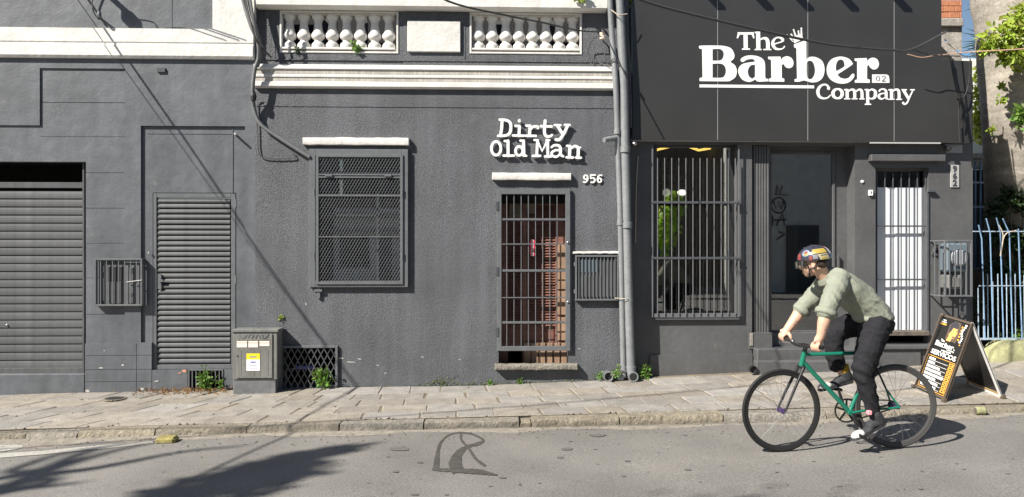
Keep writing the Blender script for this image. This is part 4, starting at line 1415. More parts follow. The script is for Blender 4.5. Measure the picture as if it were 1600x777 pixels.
t, x0, x1, z0, z1 = cage('meter_cage', 'deep barred meter cage with glass meters at the right end of the shop', 1476, 375, 1520, 464, YB - .3, 4, M['iron'], YB)
x0, x1, z0, z1 = RC(1479, 380, 1514, 425, YB - .2)
MB().box(x0, x1, YB - .2, YB - .02, z0, z1, .02).build('meter_body', M['meterb'], t)
MB().lathe(((x0 + x1) / 2, YB - .2, (z0 + z1) / 2), [(.1, 0), (.1, -.03), (.08, -.045)], 16, 'y').build('meter_glass', M['meter'], t)
mb = MB().pbox(1482, 430, 1506, 452, YB - .2, YB - .02, .015); mb.pbox(1488, 434, 1500, 449, YB - .215, YB - .19, .004)
mb.build('fuse_box', M['cab'], t)
mb = MB().pbox(1498, 460, 1501, 520, YB - .12, YB - .1); mb.pbox(1507, 462, 1510, 530, YB - .12, YB - .1)
for py in (472, 490, 508): mb.pbox(1498, py, 1510, py + 1.5, YB - .118, YB - .102)
mb.build('ladder_bracket', M['blackiron'], t)
mb = MB()
mb.tube([P(1475, 385, YB - .03), P(1465, 383, YB - .04), P(1457, 392, YB - .02), P(1463, 398, YB - .03), P(1476, 408, YB - .05)], .012, 6)
mb.tube([P(1475, 389, YB - .06), P(1462, 390, YB - .05), P(1455, 397, YB - .02)], .009, 6)
tag(mb.build('cable_knot', M['cable'], smooth=True), 'tangled black cables entering the deep meter cage on the right pillar', 'cable')

# ================================================================== utility cabinet
cabg = G(400, 619)
UC = thing('utility_cabinet', (X(399, -.2), -.2, gz(X(399), -.2)), 'grey green street cabinet with yellow and white stickers on a dark concrete base', 'cabinet')
yc = -.22
MB().pbox(364, 594, 431, 640, yc + .01, -.01, .006).build('base', M['cabbase'], UC)
MB().pbox(363.5, 519, 433.5, 594, yc, -.012, .008).build('body', M['cab'], UC)
mb = MB().pbox(362, 515, 435, 519.5, yc - .015, -.01, .004); mb.build('roof', M['cab'], UC)
cd = MB().pbox(369, 522, 425.5, 591, yc - .012, yc + .001, .003).build('door', M['cab'], UC)
mb = MB()
for px in (376, 396, 405, 418): mb.pbox(px, 548, px + 1, 588, yc - .0145, yc - .011)
for py in (531, 538): mb.pbox(372, py, 423, py + .8, yc - .0145, yc - .011)
mb.build('rib', M['cab'], cd)
MB().lathe(P(370.5, 556, yc - .012), [(.008, 0), (.008, -.008)], 8, 'y').build('lock', M['blackiron'], cd)
MB().pbox(385, 552.5, 406, 562, yc - .0155, yc - .0145).build('yellow_label', M['yellow'], cd)
MB().pbox(385, 562, 406, 579.5, yc - .0155, yc - .0145).build('white_label', M['paper'], cd)
mb = MB().pbox(390, 557, 401, 558.6, yc - .0162, yc - .0152); mb.pbox(391.5, 565, 399.5, 567.2, yc - .0162, yc - .0152); mb.pbox(389, 571, 402, 571.7, yc - .0162, yc - .0152); mb.pbox(389, 576, 402, 576.6, yc - .0162, yc - .0152)
mb.build('label_print', M['inkblue'], cd)
for a, b_ in ((370, 386), (388, 403), (405.5, 421)):
    MB().pbox(a, 533, b_, 543 if a < 400 else 541, yc - .0158, yc - .0147).build('faded_label', M['pinkpaper'], cd)
mb = MB()
for a, b_ in ((370, 386), (388, 403), (405.5, 421)): mb.pbox(a, 535.4, b_, 536.4, yc - .0165, yc - .0155)
mb.build('label_print', M['faintred'], cd)
zg = lambda x, y: (lambda p: (p.x, p.z))(P(x, y, yc - .015))
mb = MB()
for i, p in enumerate(([(374, 524), (380, 529), (386, 523)], [(388, 528), (390, 523), (396, 524), (393, 529)], [(399, 529), (403, 523), (407, 529)], [(410, 523), (411, 529), (416, 527), (420, 522)])):
    ribbon(mb, p, 1.0, zg, yc - .0155 - .0004 * i, yc - .014, True)
o = mb.build('graffiti', M['iron'], cd)

# ================================================================== drainpipes
def pipe(pts, r, label, m='pipe'):
    return pts
p0 = thing('drainpipe', P(974, 588, -.04), 'thinner grey drainpipe on the corner of the stucco wall, left of the thicker one', 'drainpipe')
pts = [P(948, -90, -.035), P(953, 0, -.075), P(956.5, 60, -.04), P(962, 130, -.07), P(965, 215, -.04), P(969, 330, -.045), P(972, 480, -.045), P(974.5, 590, -.045)]
MB().tube(crom(pts, 4), .033, 14).build('pipe', M['pipe'], p0, smooth=True)
for py, px in ((206, 964.6), (348, 969.4), (577, 974)):
    MB().lathe(P(px, py, -.05), [(.036, -.03), (.039, -.028), (.039, .028), (.036, .03)], 14).build('collar', M['pipe'], p0, smooth=True, angle=40)
p1 = thing('drainpipe', P(987, 588, -.05), 'thicker grey drainpipe beside the black shop sign with an open elbow at its foot', 'drainpipe')
pts = [P(961, -90, -.045), P(968, 0, -.045), P(971, 60, -.045), P(974.5, 130, -.05), P(976.5, 215, -.05), P(979, 330, -.05), P(982.5, 480, -.055), P(986, 578, -.06)]
MB().tube(crom(pts, 4), .05, 16).build('pipe', M['pipe'], p1, smooth=True)
for py, px in ((234, 977), (352, 980), (577, 986)):
    MB().lathe(P(px, py, -.06), [(.052, -.035), (.057, -.032), (.057, .032), (.052, .035)], 16).build('collar', M['pipe'], p1, smooth=True, angle=40)
mb = MB().tube([P(986, 578, -.06), P(986.5, 584, -.07), P(988, 588, -.12)], .048, 14)
mb.lathe(P(989, 588.5, -.13), [(.05, .03), (.057, .02), (.057, -.03), (.045, -.03), (.042, .0)], 16, 'y')
mb.build('elbow', M['pipe'], p1, smooth=True, angle=40)
MB().lathe(P(989, 588.5, -.157), [(.044, .0), (.044, .004)], 16, 'y').build('opening', M['black'], p1)
p2 = thing('pipe_stub', P(949, 587, 0), 'short open grey pipe stub sticking out low on the stucco left of the drainpipes', 'pipe')
MB().lathe(P(949, 586.5, 0), [(.055, .01), (.055, -.1), (.047, -.1), (.045, -.05)], 16, 'y').build('pipe', M['pipe'], p2, smooth=True, angle=40)
MB().lathe(P(949, 586.5, -.07), [(.046, .0), (.046, .004)], 16, 'y').build('opening', M['black'], p2)
p3 = thing('pipe_stub', P(945, 220, 0), 'short grey pipe elbow sticking out high on the stucco beside the drainpipes', 'pipe')
MB().tube([P(944, 219, -.13), P(952, 217.5, -.1), P(962, 216, -.05)], .03, 12).build('pipe', M['pipe'], p3, smooth=True)
mb = MB()
mb.tube([P(960, 466, -.06), P(970, 466.5, -.1), P(978, 467, -.12), P(990, 468, -.06)], .004, 5)
mb.tube([P(953, 14, -.09), P(966, 24, -.14), P(980, 22, -.1)], .006, 5)
tag(mb.build('tie_wire', M['cablew'], smooth=True), 'thin tie wires wrapped round the two drainpipes', 'wire')

# ================================================================== cables
def cable(pts, r, m, label, name='cable', n=6, cat='cable', seg=6):
    return tag(MB().tube(crom([tuple(p) for p in pts], seg), r, n).build(name, M[m], smooth=True), label, cat)
cable([P(374, -30, -.14), P(381, 5, -.14), P(392, 40, -.15), P(403, 66, -.16), P(404, 90, -.12), P(398, 110, -.12), P(395, 140, -.11), P(397, 170, -.06), P(408, 195, -.05), P(440, 218, -.05), P(484, 246, -.05)], .0215, 'cableg', 'thick grey cable running down between the two grey buildings to the mesh window', n=10)
cable([P(384, -30, -.1), P(391, 10, -.1), P(401, 50, -.1), P(407, 80, -.1), P(402, 105, -.09)], .022, 'cableg', 'second grey cable bundled beside the thick one at the top of the building joint', n=8)
cable([P(378, -30, -.22), P(388, 20, -.22), P(399, 60, -.2), P(410, 76, -.12), P(424, 90, -.06)], .011, 'cable', 'thin black cable twisted round the grey bundle above the left cornice end')
cable([P(386, -30, -.3), P(396, 30, -.28), P(404, 62, -.2), P(414, 82, -.05)], .016, 'cableg', 'pale grey loose cable hanging in front of the parapet beside the bundle')
cable([P(397, 146, -.06), P(398, 160, -.03), P(402, 198, -.02), P(404, 236, -.02), P(415, 247, -.02), P(458, 247, -.02), P(458, 239, -.02)], .006, 'cable', 'thin black wire looping on the stucco left of the mesh window')
mb = MB().lathe(P(396, 150, -.1), [(.03, -.05), (.035, 0), (.02, .05)], 8)
tag(mb.build('cable_clamp', M['black']), 'black clamp where the thick grey cable passes under the left cornice', 'clamp')
# long service wire across the black sign
cable([P(880, -60, -3.2), P(960, -22, -3.1), P(1010, 3, -3.0), P(1100, 27, -2.8), P(1200, 50, -2.5), P(1300, 70, -2.1), P(1390, 78, -1.5), P(1425, 77, -.9), P(1478, 50, .05)], .011, 'cable', 'long black service wire sagging across the shop sign to the right corner')
cable([P(1425, 77, -.9), P(1455, 86, -.5), P(1500, 88, .0)], .007, 'cable', 'short black wire hanging from the service wire near the orange wire')
cable([P(1418, 85, -.2), P(1440, 90, -.2), P(1462, 87, -.2), P(1520, 81, -.3), P(1560, 79, -.6), P(1640, 74, -1.4)], .006, 'copper', 'orange wire running right from the sign corner in front of the palm trunk')
cable([P(1476, 62, .1), P(1486, 72, .1), P(1506, 86, .05), P(1516, 84, .05)], .007, 'cableb', 'blue wire curling at the top right corner of the black sign')
cable([P(1478, 66, .08), P(1492, 76, .08), P(1500, 84, .08), P(1512, 90, .06)], .008, 'cablew', 'pale wire tangled with the blue wire at the sign corner')
# wires hanging over the narrow end panel of the sign: close to the board, their shade falls beside them
cable([P(1484, 88, -.05), P(1488, 110, -.03), P(1494, 140, -.02), P(1500, 152, -.03), P(1498, 180, -.02), P(1500, 222, -.02)], .008, 'black', 'black wire hanging down over the right end panel of the black sign')
cable([P(1516, 92, -.05), P(1514, 130, -.03), P(1506, 152, -.05), P(1496, 155, -.05), P(1505, 165, -.04), P(1503, 200, -.02)], .008, 'black', 'second black wire knotted halfway down the right end panel of the sign')
# wire over the middle parapet
cable([P(640, -40, -3), P(700, 2, -2.7), P(790, 24, -2.2), P(850, 36, -1.6), P(905, 48, -.8), P(944, 50, -.04)], .008, 'cable', 'thin black wire crossing in front of the right balustrade to the insulator')
ins = thing('insulator', P(941, 55, .05), 'brown and cream porcelain insulator on a bracket beside the right balustrade', 'insulator')
MB().lathe(P(941, 56, -.05), [(.022, -.05), (.034, -.04), (.034, -.015), (.024, 0), (.03, .015), (.03, .035), (.018, .05)], 12).build('porcelain', M['porc'], ins, smooth=True)
MB().tube([P(941, 62, -.05), P(944, 66, .0), P(950, 72, .05)], .008, 6).build('bracket', M['blackiron'], ins)
cable([P(941, 57, -.08), P(930, 58, -.06), P(920, 75, .0), P(922, 96, .0), P(928, 103, -.04), P(928, 86, -.02), P(936, 98, -.02), P(952, 103, -.08)], .006, 'cable', 'looped black wire lying on the parapet beside the drainpipe')
cable([P(948, 76, .0), P(945, 88, -.03), P(951, 102, -.05), P(960, 92, -.12), P(975, 112, -.15), P(982, 128, -.05)], .007, 'cable', 'black wire looped round both drainpipes below the insulator')
cable([P(981, 55, .06), P(983, 80, .05), P(985, 120, .05), P(986, 200, .03)], .01, 'cableg', 'pale cable hanging in the gap between drainpipes and sign')
cable([P(997, 244, YB - .02), P(994, 300, YB - .02), P(993, 380, YB - .02)], .006, 'cablew', 'thin pale wire on the dark strip of wall beside the drainpipes')
# fittings at the top left
an = thing('cable_anchor', P(155, 30, .03), 'small wall hook with stub arm on the upper left wall holding thin wires', 'hook')
MB().tube([P(153, 26, .03), P(155, 23, -.08)], .013, 8).build('arm', M['letter'], an)
mb = MB().lathe(P(155, 23, -.1), [(.02, -.03), (.024, 0), (.02, .03)], 10); mb.build('knob', M['iron'], an)
cable([P(146, -20, -.03), P(144, 8, -.01), P(148, 22, -.02), P(155, 31, .0)], .007, 'cable', 'thin black wire curving down to the wall hook at the upper left')
# service bracket above the frame, with drop wires: it shades the cornice
sb = thing('service_bracket', P(108, -60, -.3), 'cable bracket with junction box high on the upper left wall', 'bracket')
MB().box(*sorted((X(100, -.3), X(119, -.3))), -.36, -.26, Z(108, -48, -.3), Z(108, -66, -.3), .02).build('junction_box', M['black'], sb)
MB().tube([P(85, -84, .03), P(112, -62, -.3)], .03, 8).build('arm', M['iron'], sb)
for k, pts in enumerate(([(112, -52, -.3), (128, -30, -.26), (138, -12, -.2)], [(116, -54, -.3), (136, -38, -.3), (160, -16, -.22)], [(118, -58, -.3), (148, -52, -.3), (172, -22, -.25)])):
    cable([P(*q) for q in pts] + [P(pts[-1][0] + 20, pts[-1][1] + 8, -.2), P(pts[-1][0] + 40, -40, -.3), P(pts[-1][0] + 60, -90, -.6)], .006, 'cable', ['steepest', 'middle', 'outermost'][k] + ' drop wire hanging from the bracket high on the upper left wall', seg=4)
pegs = thing('wall_peg', P(369, 211, .02), 'small metal peg sticking out of the wall above the louvred door', 'peg')
MB().tube([P(368, 210.5, .03), P(367, 209, -.1)], .012, 8).build('peg', M['letter'], pegs)
tag(MB().pbox(245, 106, 258, 113, -.02, .01, .003).build('rusty_fitting', M['blackiron']), 'small broken metal fitting under the left cornice', 'fitting')
# overhead wires across the street
cable([P(120, -26, .03), P(120, -26, 0) + Vector((-.38, -1, -.1)), P(120, -26, 0) + Vector((-.98, -2.6, -.22)), P(120, -26, 0) + Vector((-2.2, -6, .1)), P(120, -26, 0) + Vector((-3.3, -9, .8))], .012, 'cable', 'overhead service cable leaving the left building across the street')
cable([P(106, -22, .03), P(106, -22, 0) + Vector((-.31, -1, -.17)), P(106, -22, 0) + Vector((-.86, -2.6, -.24)), P(106, -22, 0) + Vector((-2.1, -6, .1)), P(106, -22, 0) + Vector((-3.2, -9, .8))], .005, 'cable', 'thinner overhead wire beside the service cable across the street')
def overhead(a, b_, r, sag, label):
    pts = [a.lerp(b_, t) - Vector((0, 0, sag * 4 * t * (1 - t))) for t in [k / 8 for k in range(9)]]
    cable(pts, r, 'cable', label, seg=2)
GS = lambda px, py, h: G(px, py) - SUN * (h / -SUN.z)       # point at height h above the shade at a ground pixel
overhead(GS(1480, 570, 5.5).lerp(GS(740, 640, 5.2), -.4), GS(1480, 570, 5.5).lerp(GS(740, 640, 5.2), 2.0), .013, .05, 'street cable high over the kerb, upper of two')
overhead(GS(300, 672, 5.6).lerp(GS(1000, 672, 5.6), -.5), GS(300, 705, 5.6).lerp(GS(1000, 672, 5.6), 1.4), .013, .05, 'street cable high over the road, lower of two')

# ================================================================== weeds and plants
def leafclump(mb, c, r, n, size, rng, up=.5, flat=.6, elong=1.8):
    for _ in range(n):
        d = Vector((rng.gauss(0, 1), rng.gauss(0, 1) * flat, rng.gauss(0, 1) + up)).normalized()
        p = c + d * r * rng.random() ** .5
        l = size * rng.uniform(.6, 1.3)
        t = (d + Vector((rng.uniform(-.7, .7), rng.uniform(-.9, .3), rng.uniform(-.5, .5)))).normalized()
        s = t.cross(Vector((rng.uniform(-1, 1), rng.uniform(-1, 1), rng.uniform(-1, 1)))).normalized() * (l / elong / 2)
        mid = p + t * l * .5
        nn = t.cross(s).normalized() * l * .08
        mb.add([p, mid + s + nn, p + t * l, mid - s + nn], [(0, 1, 2), (0, 2, 3)])
    return mb
def weed(px, py, y, r, n, size, label, m='leaf', tall=1.0, stems=4, seed=1, flat=.5):
    r *= .82; size *= .8
    rng = random.Random(seed)
    base = P(px, py, y)
    t = thing('weed', base, label, 'plant')
    mb, st = MB(), MB()
    for k in range(stems):
        tip = base + Vector((rng.uniform(-1, 1) * r * .7, rng.uniform(-.8, .2) * r * .5, r * tall * rng.uniform(.6, 1.3)))
        st.tube([base, base.lerp(tip, .5) + Vector((rng.uniform(-.2, .2) * r, 0, 0)), tip], .003, 4)
        for q in range(4): leafclump(mb, base.lerp(tip, .25 + .25 * q), r * .38, max(2, n // stems // 4), size, rng, flat=flat)
    mb.build('foliage', M[m], t)
    st.build('stem', M[m], t)
    return t
weed(322, 608, -.03, .17, 170, .055, 'leafy green weed growing through the low barred vent under the louvred door', tall=1.15, stems=6, seed=2)
weed(344, 606, -.05, .08, 50, .04, 'small green weed at the right side of the low barred vent', seed=12)
weed(508, 607, -.05, .16, 190, .055, 'bright green weed in front of the diamond mesh vent', tall=1.2, stems=6, seed=3, m='leaf')
weed(438, 500, -.01, .05, 20, .03, 'tiny yellow green weed on the wall above the street cabinet', seed=4, m='leafy')
weed(556, 83, .04, .09, 50, .06, 'small fern growing under the left balustrade', seed=5)
weed(463, 83, .04, .05, 14, .04, 'tiny dry weed under the left end of the left balustrade', seed=25, m='leafd')
weed(765, 603, -.03, .06, 60, .035, 'low green weed at the wall foot left of the door sill', seed=6)
weed(811, 602, -.03, .06, 40, .035, 'low green weed at the wall foot under the door sill', seed=7)
weed(938, 592, -.06, .07, 50, .035, 'green weed left of the open pipe stub', seed=8)
weed(961, 590, -.08, .1, 80, .04, 'green weed between pipe stub and drainpipes', seed=9)
weed(1009, 591, -.02, .13, 100, .05, 'green weed right of the drainpipes at the shop wall foot', seed=10, tall=1.1)
weed(907, 2, -.1, .16, 110, .07, 'yellow green plant hanging over the top of the middle cornice', seed=11, m='leafy')
weed(978, 8, .1, .14, 60, .07, 'yellow green plant in the gap left of the black sign top', seed=31, m='leafy')
# moss and tiny growth along the wall foot, dead leaves by the vent
rng = random.Random(21)
mb = MB()
for _ in range(420):
    px = rng.choice([rng.gauss(690, 14), rng.uniform(560, 960), rng.gauss(790, 40)])
    b_ = P(px, pw([(0, 617), (530, 606), (770, 602), (1000, 592)], px) - abs(rng.gauss(0, 6 if abs(px - 690) < 25 else 1.5)), -.006)
    leafclump(mb, b_, .012, 1, .018, rng)
o = mb.build('wall_moss', M['moss']); o['kind'] = 'stuff'
mb = MB()
for _ in range(900):
    px = rng.choice([rng.gauss(300, 35), rng.uniform(220, 365)])
    g = P(px, 612, 0); y = -abs(rng.gauss(0, .1))
    leafclump(mb, Vector((g.x, y, gz(g.x, y) + rng.uniform(.002, .02))), .015, 1, .03, rng, up=0, elong=2.5)
o = mb.build('dead_leaves', M['dead']); o['kind'] = 'stuff'
mb = MB()
for _ in range(260):
    x = rng.uniform(-5.5, 6.5); y = rng.choice([YKB + rng.uniform(-.02, .02), rng.uniform(YKB, 0), YK - abs(rng.gauss(.02, .05))])
    s = rng.uniform(.004, .012)
    mb.ell((x, y, gz(x, y) + s * .5), s * 1.4, s, s * .7, 5, 4)
o = mb.build('gravel_bits', M['stone']); o['kind'] = 'stuff'

g = G(261, 691)
tag(MB().box(g.x - .085, g.x + .085, g.y - .06, g.y + .07, g.z - .01, g.z + .05, .018).build('yellow_stone', mat('yellow painted stone', (.26, .22, .075), .85, noise=(20, .3), bump=(40, .6, .01))), 'small worn yellow block lying in the gutter by the road line', 'block')
g = G(180, 624)
hl = thing('drain_hole', (g.x, g.y, g.z), 'dark round hole in the pavement near the left wall', 'drain hole')
MB().lathe((g.x, g.y, g.z), [(.115, .0), (.115, .012), (.1, .013), (.098, .007)], 18).build('rim', M['kerb'], hl)
MB().lathe((g.x, g.y, g.z), [(.098, .006), (.098, .0105)], 18).build('hole', M['black'], hl)
g = G(1537, 652)
can = thing('crushed_can', (g.x, g.y - .02, g.z), 'crushed yellow green can lying against the kerb below the sandwich board', 'can')
MB().lathe((g.x - .03, YK - .06, g.z + .045), [(.03, 0), (.04, .015), (.036, .05), (.041, .08), (.03, .095)], 12, 'x').build('body', M['mossy'], can, smooth=True)
MB().lathe((g.x - .031, YK - .06, g.z + .045), [(.028, 0), (.028, .003)], 12, 'x').build('lid', M['steel'], can)

# ================================================================== right hand neighbour: low wall, fence, palm
LW = thing('garden_wall', P(1640, 575, .05), 'low mossy rendered wall under the pale blue fence at the right edge', 'wall')
x0, x1 = X(1549, .02), X(1760, .02)
n = 16
mb = MB()
prof = [(-.06, .0), (-.05, .42), (-.0, .5), (.2, .5), (.25, .0)]
rng = random.Random(8)
zb = lambda x: gz(x, 0)
ztop = Z(1600, 531, .05)
rows = []
for i in range(n + 1):
    x = lerp(x0, x1, i / n)
    h = ztop - zb(x)
    k = .5 if i == 0 else (.85 if i == 1 else 1)
    rows.append([(x, -.03 + rng.uniform(-.01, .01), zb(x) - .1), (x, -.02, zb(x) + h * k * .85), (x, .02, ztop - h * (1 - k) + rng.uniform(-.008, .008)), (x, .2, ztop - h * (1 - k)), (x, .24, zb(x) - .1)])
mb.v = [Vector(p) for r in rows for p in r]
mb.f = [(i * 5 + k, (i + 1) * 5 + k, (i + 1) * 5 + k + 1, i * 5 + k + 1) for i in range(n) for k in range(4)] + [tuple(range(5))]
mb.build('render', M['mossy'], LW, smooth=True, angle=60)

FN = thing('iron_fence', P(1580, 532, .1), 'pale blue iron fence with bent tall bars on the low mossy wall', 'fence')
yf = .1
MB().pbox(1526, 528, 1720, 531, yf - .01, yf + .01).build('bottom_rail', M['palebar'], FN)
MB().pbox(1521, 361, 1720, 362.6, yf - .008, yf + .008).build('top_rail', M['palebar'], FN)
MB().pbox(1530, 446, 1720, 447.4, yf - .008, yf + .008).build('middle_rail', M['palebar'], FN)
tall = [(1529, 352, 1536, 470), (1541, 342, 1549, 420), (1557, 341, 1565, 0), (1567, 342, 1579, 0), (1591, 358, 1594, 0), (1606, 342, 1612, 0), (1622, 344, 1628, 0)]
for i, (tx, ty, bx, _) in enumerate(tall):
    mb = MB().tube([P(tx, ty, yf - .05), P(bx - 2, ty + 22, yf), P(bx, ty + 90, yf), P(bx + 3, 530, yf)], .0075, 6)
    mb.build('tall_bar', M['bluebar'], FN, smooth=True)
b = MB().tube([P(1528, 450, yf), P(1529, 530, yf)], .007, 6).build('short_bar', M['palebar'], FN, smooth=True)
for px, py in ((1536, 433), (1543, 428), (1551, 440), (1559, 428), (1572.5, 428), (1586, 428), (1600, 430), (1614, 428), (1630, 428)):
    MB().tube([P(px, py, yf), P(px + 1, 530, yf)], .006, 6).build('short_bar', M['palebar'], FN, smooth=True)
cable([P(1561, 352, yf - .03), P(1567, 366, yf - .03), P(1566, 385, yf - .03), P(1563, 400, yf - .03), P(1570, 368, yf - .03), P(1588, 360, yf - .03)], .006, 'cablew', 'frayed pale string tied round the top of the blue fence')

# house behind the fence
NB = thing('white_house', P(1560, 560, 3.0), 'white plastered house behind the fence with barred lower window', 'building')
yn = 2.2
r_ = [(*RC(1500, 262, 1720, 420, yn), ('h', yn + .3))]
wall_cells(X(1440, yn), X(1800, yn), -.6, Z(1560, 92, yn), yn, r_).build('wall', M['white2'], NB)
room(NB, X(1480, yn), X(1740, yn), yn + .3, yn + 2, Z(1560, 420, yn), Z(1560, 262, yn), M['room'], 'room')
ledge_ = MB().pbox(1480, 240, 1720, 248, yn - .15, yn); ledge_.build('cornice', M['concrete'], NB)
for k in range(9):
    MB().tube([P(1508 + k * 8, 252, yn - .06), P(1508 + k * 8, 420, yn - .06)], .014, 6).build('window_bar', M['bluebar'], NB)
for py in (284, 322): MB().pbox(1500, py, 1600, py + 3, yn - .08, yn - .05).build('bar_rail', M['palebar'], NB)
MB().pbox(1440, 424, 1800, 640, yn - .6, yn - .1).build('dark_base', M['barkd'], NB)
BU = thing('rooftop_structure', P(1490, 60, 1.6), 'rooftop block of orange hollow bricks on a weathered concrete slab behind the sign', 'rooftop structure')
yb_ = 1.2
MB().pbox(1440, 28, 1506, 41, yb_, yb_ + .16, .01).build('slab', M['concrete'], BU)
MB().pbox(1440, 41, 1503, 130, yb_ + .05, yb_ + .15).build('wall', M['concrete'], BU)
for r in range(3):
    for k in range(5):
        w_ = 17
        px = 1432 + k * w_ - (8 if r % 2 else 0)
        MB().pbox(px + .6, 28 - (r + 1) * 9.4 + .6, min(px + w_, 1503), 28 - r * 9.4, yb_ + .03 + .004 * ((k + r) % 3), yb_ + .14, .004).build('brick', M['brick'], BU)

# palm trunk
PT = thing('palm_tree', (X(1603, 1.0), 1.0, gz(X(1603), 0)), 'massive grey palm trunk with leafy plants growing on it at the right edge', 'tree')
rng = random.Random(4)
pts, rs_ = [], []
cpx = [(-160, 1588, 70), (0, 1590, 66), (30, 1592, 62), (100, 1596, 61), (200, 1600, 58), (300, 1606, 60), (420, 1611, 64), (560, 1615, 72)]
for i in range(49):
    py = lerp(-160, 560, i / 48)
    cx_ = pw([(a, b_) for a, b_, _ in cpx], py); rr_ = pw([(a, c_) for a, _, c_ in cpx], py)
    q = P(cx_, py, pw([(-200, .58), (60, .64), (180, .74), (260, .95), (340, 1.3), (440, 1.8), (560, 2.2)], py))
    pts.append(q); rs_.append(rr_ * (q.y + 8.7) / FPX * (1 + (.008 if i % 2 else -.004) + rng.uniform(-.008, .008)))
MB().tube(pts, rs_, 40).build('trunk', M['bark'], PT, smooth=True, angle=180)
# palm crown fronds high above, and a few drooping into the gap
mb = MB()
top = pts[0] + Vector((0, 0, 2.5))
for k in range(16):
    a = k * 2.4
    dr_ = Vector((math.cos(a), math.sin(a), .35 if k % 2 else .0))
    prev = top
    for s in range(1, 13):
        t = s / 12
        c_ = top + dr_ * (3.0 * t) + Vector((0, 0, -1.9 * t * t))
        side = Vector((-dr_.y, dr_.x, 0)).normalized()
        for sg in (1, -1):
            l = .7 * math.sin(math.pi * min(.95, t + .08)) + .1
            e = c_ + side * sg * l * .8 + dr_ * l * .4 - Vector((0, 0, l * .35))
            w_ = dr_ * .03
            mb.add([c_ - w_, c_ + w_, e], [(0, 1, 2)])
mb.tube([pts[0], top], .45, 12)
mb.build('crown', M['leafd'], PT)

def bushy(name, label, blobs, n, size, m, seed, cat='plant', loc=None, branches=True):
    rng = random.Random(seed)
    c0 = loc or blobs[0][0]
    t = thing(name, c0, label, cat)
    mb = MB()
    for c_, r in blobs:
        for _ in range(int(n)):
            d = Vector((rng.gauss(0, 1), rng.gauss(0, 1), rng.gauss(0, 1))).normalized() * r * rng.random() ** .4
            p = c_ + d
            nrm = Vector((rng.uniform(-1, 1), rng.uniform(-1.2, .4), rng.uniform(-.2, 1.2))).normalized()
            tt = nrm.cross(Vector((rng.uniform(-1, 1), rng.uniform(-1, 1), rng.uniform(-1, 1)))).normalized()
            l = size * rng.uniform(.6, 1.3)
            s = nrm.cross(tt) * l * .28
            mb.add([p, p + tt * l * .5 + s + nrm * l * .06, p + tt * l, p + tt * l * .5 - s + nrm * l * .06], [(0, 1, 2), (0, 2, 3)])
    mb.build('foliage', M[m], t)
    if branches:
        st = MB()
        for c_, r in blobs: st.tube([c0, c0.lerp(c_, .6) + Vector((0, 0, .03)), c_], .012, 5)
        st.build('branch', M['barkd'], t)
    return t
yb2 = -.02
bl = [(P(1590, 40, yb2), .16), (P(1568, 48, yb2), .14), (P(1552, 62, yb2), .12), (P(1578, 62, yb2 - .05), .15), (P(1602, 60, yb2), .17), (P(1560, 72, yb2), .1), (P(1585, 85, yb2 - .1), .12), (P(1600, 95, yb2), .15), (P(1572, 92, yb2), .07), (P(1590, 22, yb2 + .1), .12), (P(1612, 30, yb2), .2), (P(1620, 80, yb2), .2), (P(1541, 76, yb2), .07)]
bushy('leafy_bush', 'bright yellow green bush growing on the palm trunk beside the sign', bl, 85, .085, 'leafy', 41, loc=P(1600, 70, .4))
bl = [(P(1592, 178, .1), .08), (P(1600, 190, .1), .1), (P(1604, 174, .1), .1)]
bushy('leafy_bush', 'smaller green plant growing lower down on the palm trunk at the right edge', bl, 60, .08, 'leaf', 42, loc=P(1605, 185, .4))
for i, (px, py, r, w_) in enumerate(((1566, 163, .07, 'spiky air plant in the middle of the sunlit palm trunk'), (1548, 208, .06, 'small air plant at the left edge of the palm trunk above the shade line'), (1564, 140, .05, 'faint dry air plant on the palm trunk under the bush'))):
    weed(px, py, .22, r, 60, .06, w_, m='leafy', seed=50 + i)
# distant palm and climber in the gap left of the trunk
bl = [(P(1532, 112 + k * 14, 1.9 + .05 * (k % 2)), .12) for k in range(8)]
bushy('climbing_plant', 'yellow green climber on the white house in the gap beside the palm trunk', bl, 70, .09, 'leafy', 43)
fp = thing('fan_palm', P(1545, 60, 2.5), 'dark blue green spiky fan palm leaves against the sky left of the palm trunk', 'tree')
mb = MB()
rng = random.Random(6)
for cx_, cy_, L_ in ((1556, 62, 60), (1560, 84, 62), (1556, 0, 50), (1566, 40, 45)):
    c_ = P(cx_, cy_, 2.6)
    for k in range(26):
        a = R(95 + k * 8) + rng.uniform(-.04, .04)
        l = L_ / 106 * rng.uniform(.8, 1.05)
        e = c_ + Vector((math.cos(a) * l, rng.uniform(-.1, .1), math.sin(a) * l * .8 - .05))
        s = Vector((-math.sin(a), 0, math.cos(a))) * .012
        mb.add([c_ - s * .3, c_.lerp(e, .5) - s, e, c_.lerp(e, .5) + s], [(0, 1, 2), (0, 2, 3)])
mb.build('frond', M['leafd'], fp)
MB().tube([P(1562, 60, 2.7), P(1580, 560, 2.7)], .12, 10).build('trunk', M['barkd'], fp)
bushy('climbing_plant', 'low green plant behind the fence bars at the right edge', [(P(1596, 525, .35), .09), (P(1606, 520, .35), .09)], 50, .06, 'leaf', 44)
bushy('added_shade_leaves', 'dark leaf mass added as shade over the foot of the palm trunk behind the fence', [(P(px_, py_, .72 + .0022 * (py_ - 290)), r_) for px_, py_, r_ in ((1556, 330, .12), (1578, 310, .14), (1600, 318, .14), (1566, 370, .17), (1592, 375, .18), (1562, 420, .17), (1590, 430, .2), (1560, 470, .18), (1588, 480, .2), (1572, 505, .18), (1608, 450, .2), (1608, 390, .2))], 190, .085, 'leafd', 46, loc=P(1585, 520, 1.2))  # added leaves, near-black to stand in for shade on the trunk
